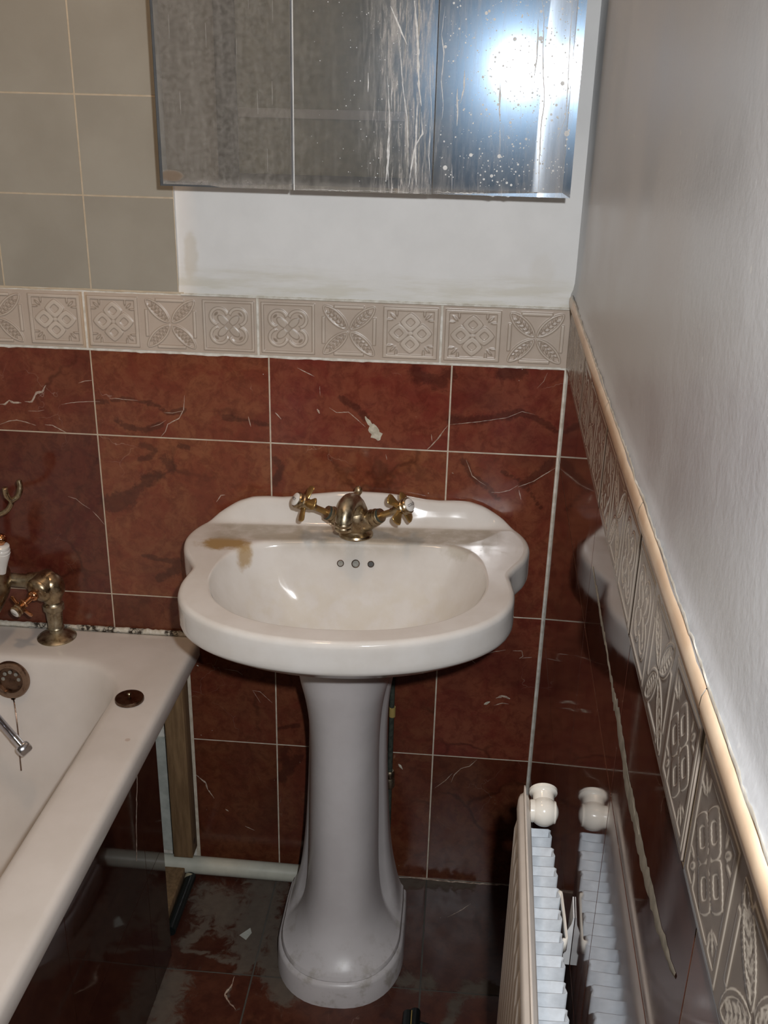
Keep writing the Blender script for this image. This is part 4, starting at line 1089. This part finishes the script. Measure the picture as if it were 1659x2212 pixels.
# hanging bracket hooked into the fins
q = MB()
z_ = .652
hook = [(.722, .0125), (.724, .0095), (.728, .0090), (.76, .0078), (.790, .0070), (.793, .0085), (.793, .0125)]
vs = []; f = []
for i, (a, b) in enumerate(hook):
    vs += [RW(a, .635, b), RW(a, .6525, b)]
    if i: f.append((2*i-2, 2*i, 2*i+1, 2*i-1))
q.add(vs, f); br = q.build('bracket_hook', 'valve_plastic', rad, angle=30)
so = br.modifiers.new('thick', 'SOLIDIFY'); so.thickness = .0018
q = MB()
q.add([RW(.745, .60, .0005), RW(.775, .60, .0005), RW(.775, .665, .0005), RW(.752, .672, .0005), RW(.745, .64, .0005),
       RW(.775, .60, .0075), RW(.775, .640, .0085), RW(.7749, .655, .003)],
      [(0, 1, 2, 3, 4), (1, 5, 6, 7, 2)]); tb = q.build('wall_bracket', 'cabinet_white', rad, smooth=False)
so = tb.modifiers.new('thick', 'SOLIDIFY'); so.thickness = .0012
# plastic valve cap
q = MB(); cv = Vector(RW(.630, .6830, .0285))
q.lathe([(.0030, -.0172)]+[(.0172*math.cos(a), .0172*math.sin(a)) for a in np.linspace(-1.35, 1.5, 22)], cv, (0, 0, 1), 36)
q.lathe([(.0128, -.0165), (.0132, -.013), (.0125, -.008), (.0125, .006), (.0132, .0125), (.0125, .0135), (0, .0138)], cv, tuple(-RN), 32)
q.build('valve_cover', 'valve_plastic', rad, angle=50)
q = MB(); ax_ = Vector((0.0, .93, .36)).normalized()
q.lathe([(.0125, .004), (.0126, .0205), (.0130, .0225), (.0166, .0245), (.0168, .0280), (.0157, .0290), (.0140, .0285), (0, .0280)], cv, ax_, 36)
q.build('valve_collar', 'valve_plastic', rad, angle=50)

# ------------------------------------------------------------------ mirror cabinet
CBZ = 1.3325
cab = empty('mirror_cabinet', (-.32, -.06, CBZ), 'three-door mirrored wall cabinet with water-streaked glass above the basin', 'cabinet')
MB().box((-.320, -.0575, CBZ+.325), (.560, .115, .640), 0, .001).build('carcass', 'cabinet_white', cab, smooth=False)
dx = [(-.6105, -.4212, 1.3312, 0.0), (-.4178, -.2235, 1.3310, .003), (-.2224, -.0318, 1.3318, .003)]
for i, (a, b, zb_, yo) in enumerate(dx):
    yf = -.1275-yo; zt_ = zb_+.64
    q = MB().box(((a+b)/2, yf+.007, (zb_+zt_)/2), (b-a-.001, .011, zt_-zb_-.001), 0)
    q.box(((a+b)/2, yf+.0012, (zb_+zt_)/2), (b-a, .001, zt_-zb_), 1)
    dr = q.build('mirror_door', ['cabinet_white', 'glass_edge'], cab, smooth=False)
    dr['label'] = ('left door, hazed brown glass', 'middle door streaked with limescale', 'right door with flash glare and droplets')[i]
    bw = .011; gl_ = MB(); yb_ = yf+.0007
    # flat plate with bevelled margins (left leans back; right shaped forward for a second flash glint)
    xa, xb, za, zc = a, b, zb_, zt_
    tl_ = .0009
    la, lb = (tl_ if i == 0 else 0), (-.0007 if i == 2 else 0)
    ba, bb = (bw if i == 0 else .0005), (bw if i == 2 else .0005); tb = tl_*.25
    P = [(xa, yf+la, za), (xb, yf+lb, za), (xb, yf+lb, zc), (xa, yf+la, zc)]
    I4 = [(xa+ba, yf, za+bw*.6), (xb-bb, yf, za+bw*.6), (xb-bb, yf, zc-bw), (xa+ba, yf, zc-bw)]
    P[0] = (xa, yf+la+tb, za); P[1] = (xb, yf+lb+tb, za)
    gl_.add(P+I4, [(4, 5, 6, 7), (0, 1, 5, 4), (1, 2, 6, 5), (2, 3, 7, 6), (3, 0, 4, 7)], 0)
    gl_.add([(xa-.0002, yf+.006, za), (xa-.0002, yf, za), (xa-.0002, yf, zc), (xa-.0002, yf+.006, zc)], [(0, 1, 2, 3)], 4 if i == 1 else 1)
    if i == 1: gl_.add([(xa-.0002, yf-.0002, za), (xa+.0012, yf-.0002, za), (xa+.0012, yf-.0002, zc), (xa-.0002, yf-.0002, zc)], [(0, 1, 2, 3)], 4)
    gl_.add([(xb, yf+.0015, za), (xb, P[1][1], za), (xb, P[1][1], zc), (xb, yf+.0015, zc)], [(0, 1, 2, 3)], 1)
    MF = lambda u, v, w: (u, yf-w, v)
    for w_, p in DRIPS:
        if a < p[0][0] < b: ribbon(gl_, MF, p, w_*.00075, 2, lift=.0002, jit=.22, step=.005)
    if i == 2:
        for k in range(900):
            x_ = random.uniform(a+.008, b-.004); z_ = random.uniform(za+.01, za+.30); r_ = abs(random.gauss(.0004, .0004))+.00025
            if random.random() < .10: r_ *= 2.2
            if x_ < -.16 and random.random() < .35: continue
            gl_.add([(x_+r_*math.cos(g), yf-.0002, z_+r_*math.sin(g)) for g in np.linspace(0, 6.283, 9)[:-1]], [tuple(range(8))], 2)
        ribbon(gl_, MF, [(b-.012, za+.002), (b-.012, za+.5)], .0006, 3, jit=.1)
    if i == 1:
        for k in range(110):
            x_ = random.uniform(a+.07, b-.004)-random.random()*.06; z_ = random.uniform(za+.005, za+.30); r_ = random.uniform(.0003, .0008)
            gl_.add([(x_+r_*math.cos(g), yf-.0002, z_+r_*math.sin(g)) for g in np.linspace(0, 6.283, 9)[:-1]], [tuple(range(8))], 2)
        for k in range(9):
            x_ = random.gauss(-.262, .020); z0 = random.uniform(za+.05, za+.32); L_ = random.uniform(.03, .12)
            ribbon(gl_, MF, [(x_, z0), (x_+random.gauss(0, .0008), z0-L_*.5), (x_+random.gauss(0, .0012), z0-L_)], random.uniform(.0006, .0022), random.choice((2, 3)), lift=.00015, jit=.25)
    if i == 0:
        for k in range(10):
            x_ = random.uniform(a+.02, b-.02); z0 = random.uniform(za+.05, za+.3)
            ribbon(gl_, MF, [(x_, z0), (x_, z0-.03)], .0004, 3, jit=.3)
    # scale deposit along the bottom edge
    ribbon(gl_, MF, [(a+.003+(0 if i else .17), za+.0018), (b-.003, za+.0018)], (.0008, .0020, .0028)[i], 2, lift=-.0004, jit=.45, step=.003)
    gl_.build('mirror_glass', ['mirror', 'glass_edge', 'limescale', 'limescale_faint', 'flash_lit_edge'], dr, smooth=False)
    if i == 2:                                  # this door hangs a touch open on its left-hand hinge
        hv = Vector((a, yf+.012, 0))
        dr.matrix_world = Matrix.Translation(hv) @ Matrix.Rotation(math.radians(-1.0), 4, 'Z') @ Matrix.Translation(-hv) @ dr.matrix_world

# all labels for the lights' own objects are not needed: they are lamps, not things
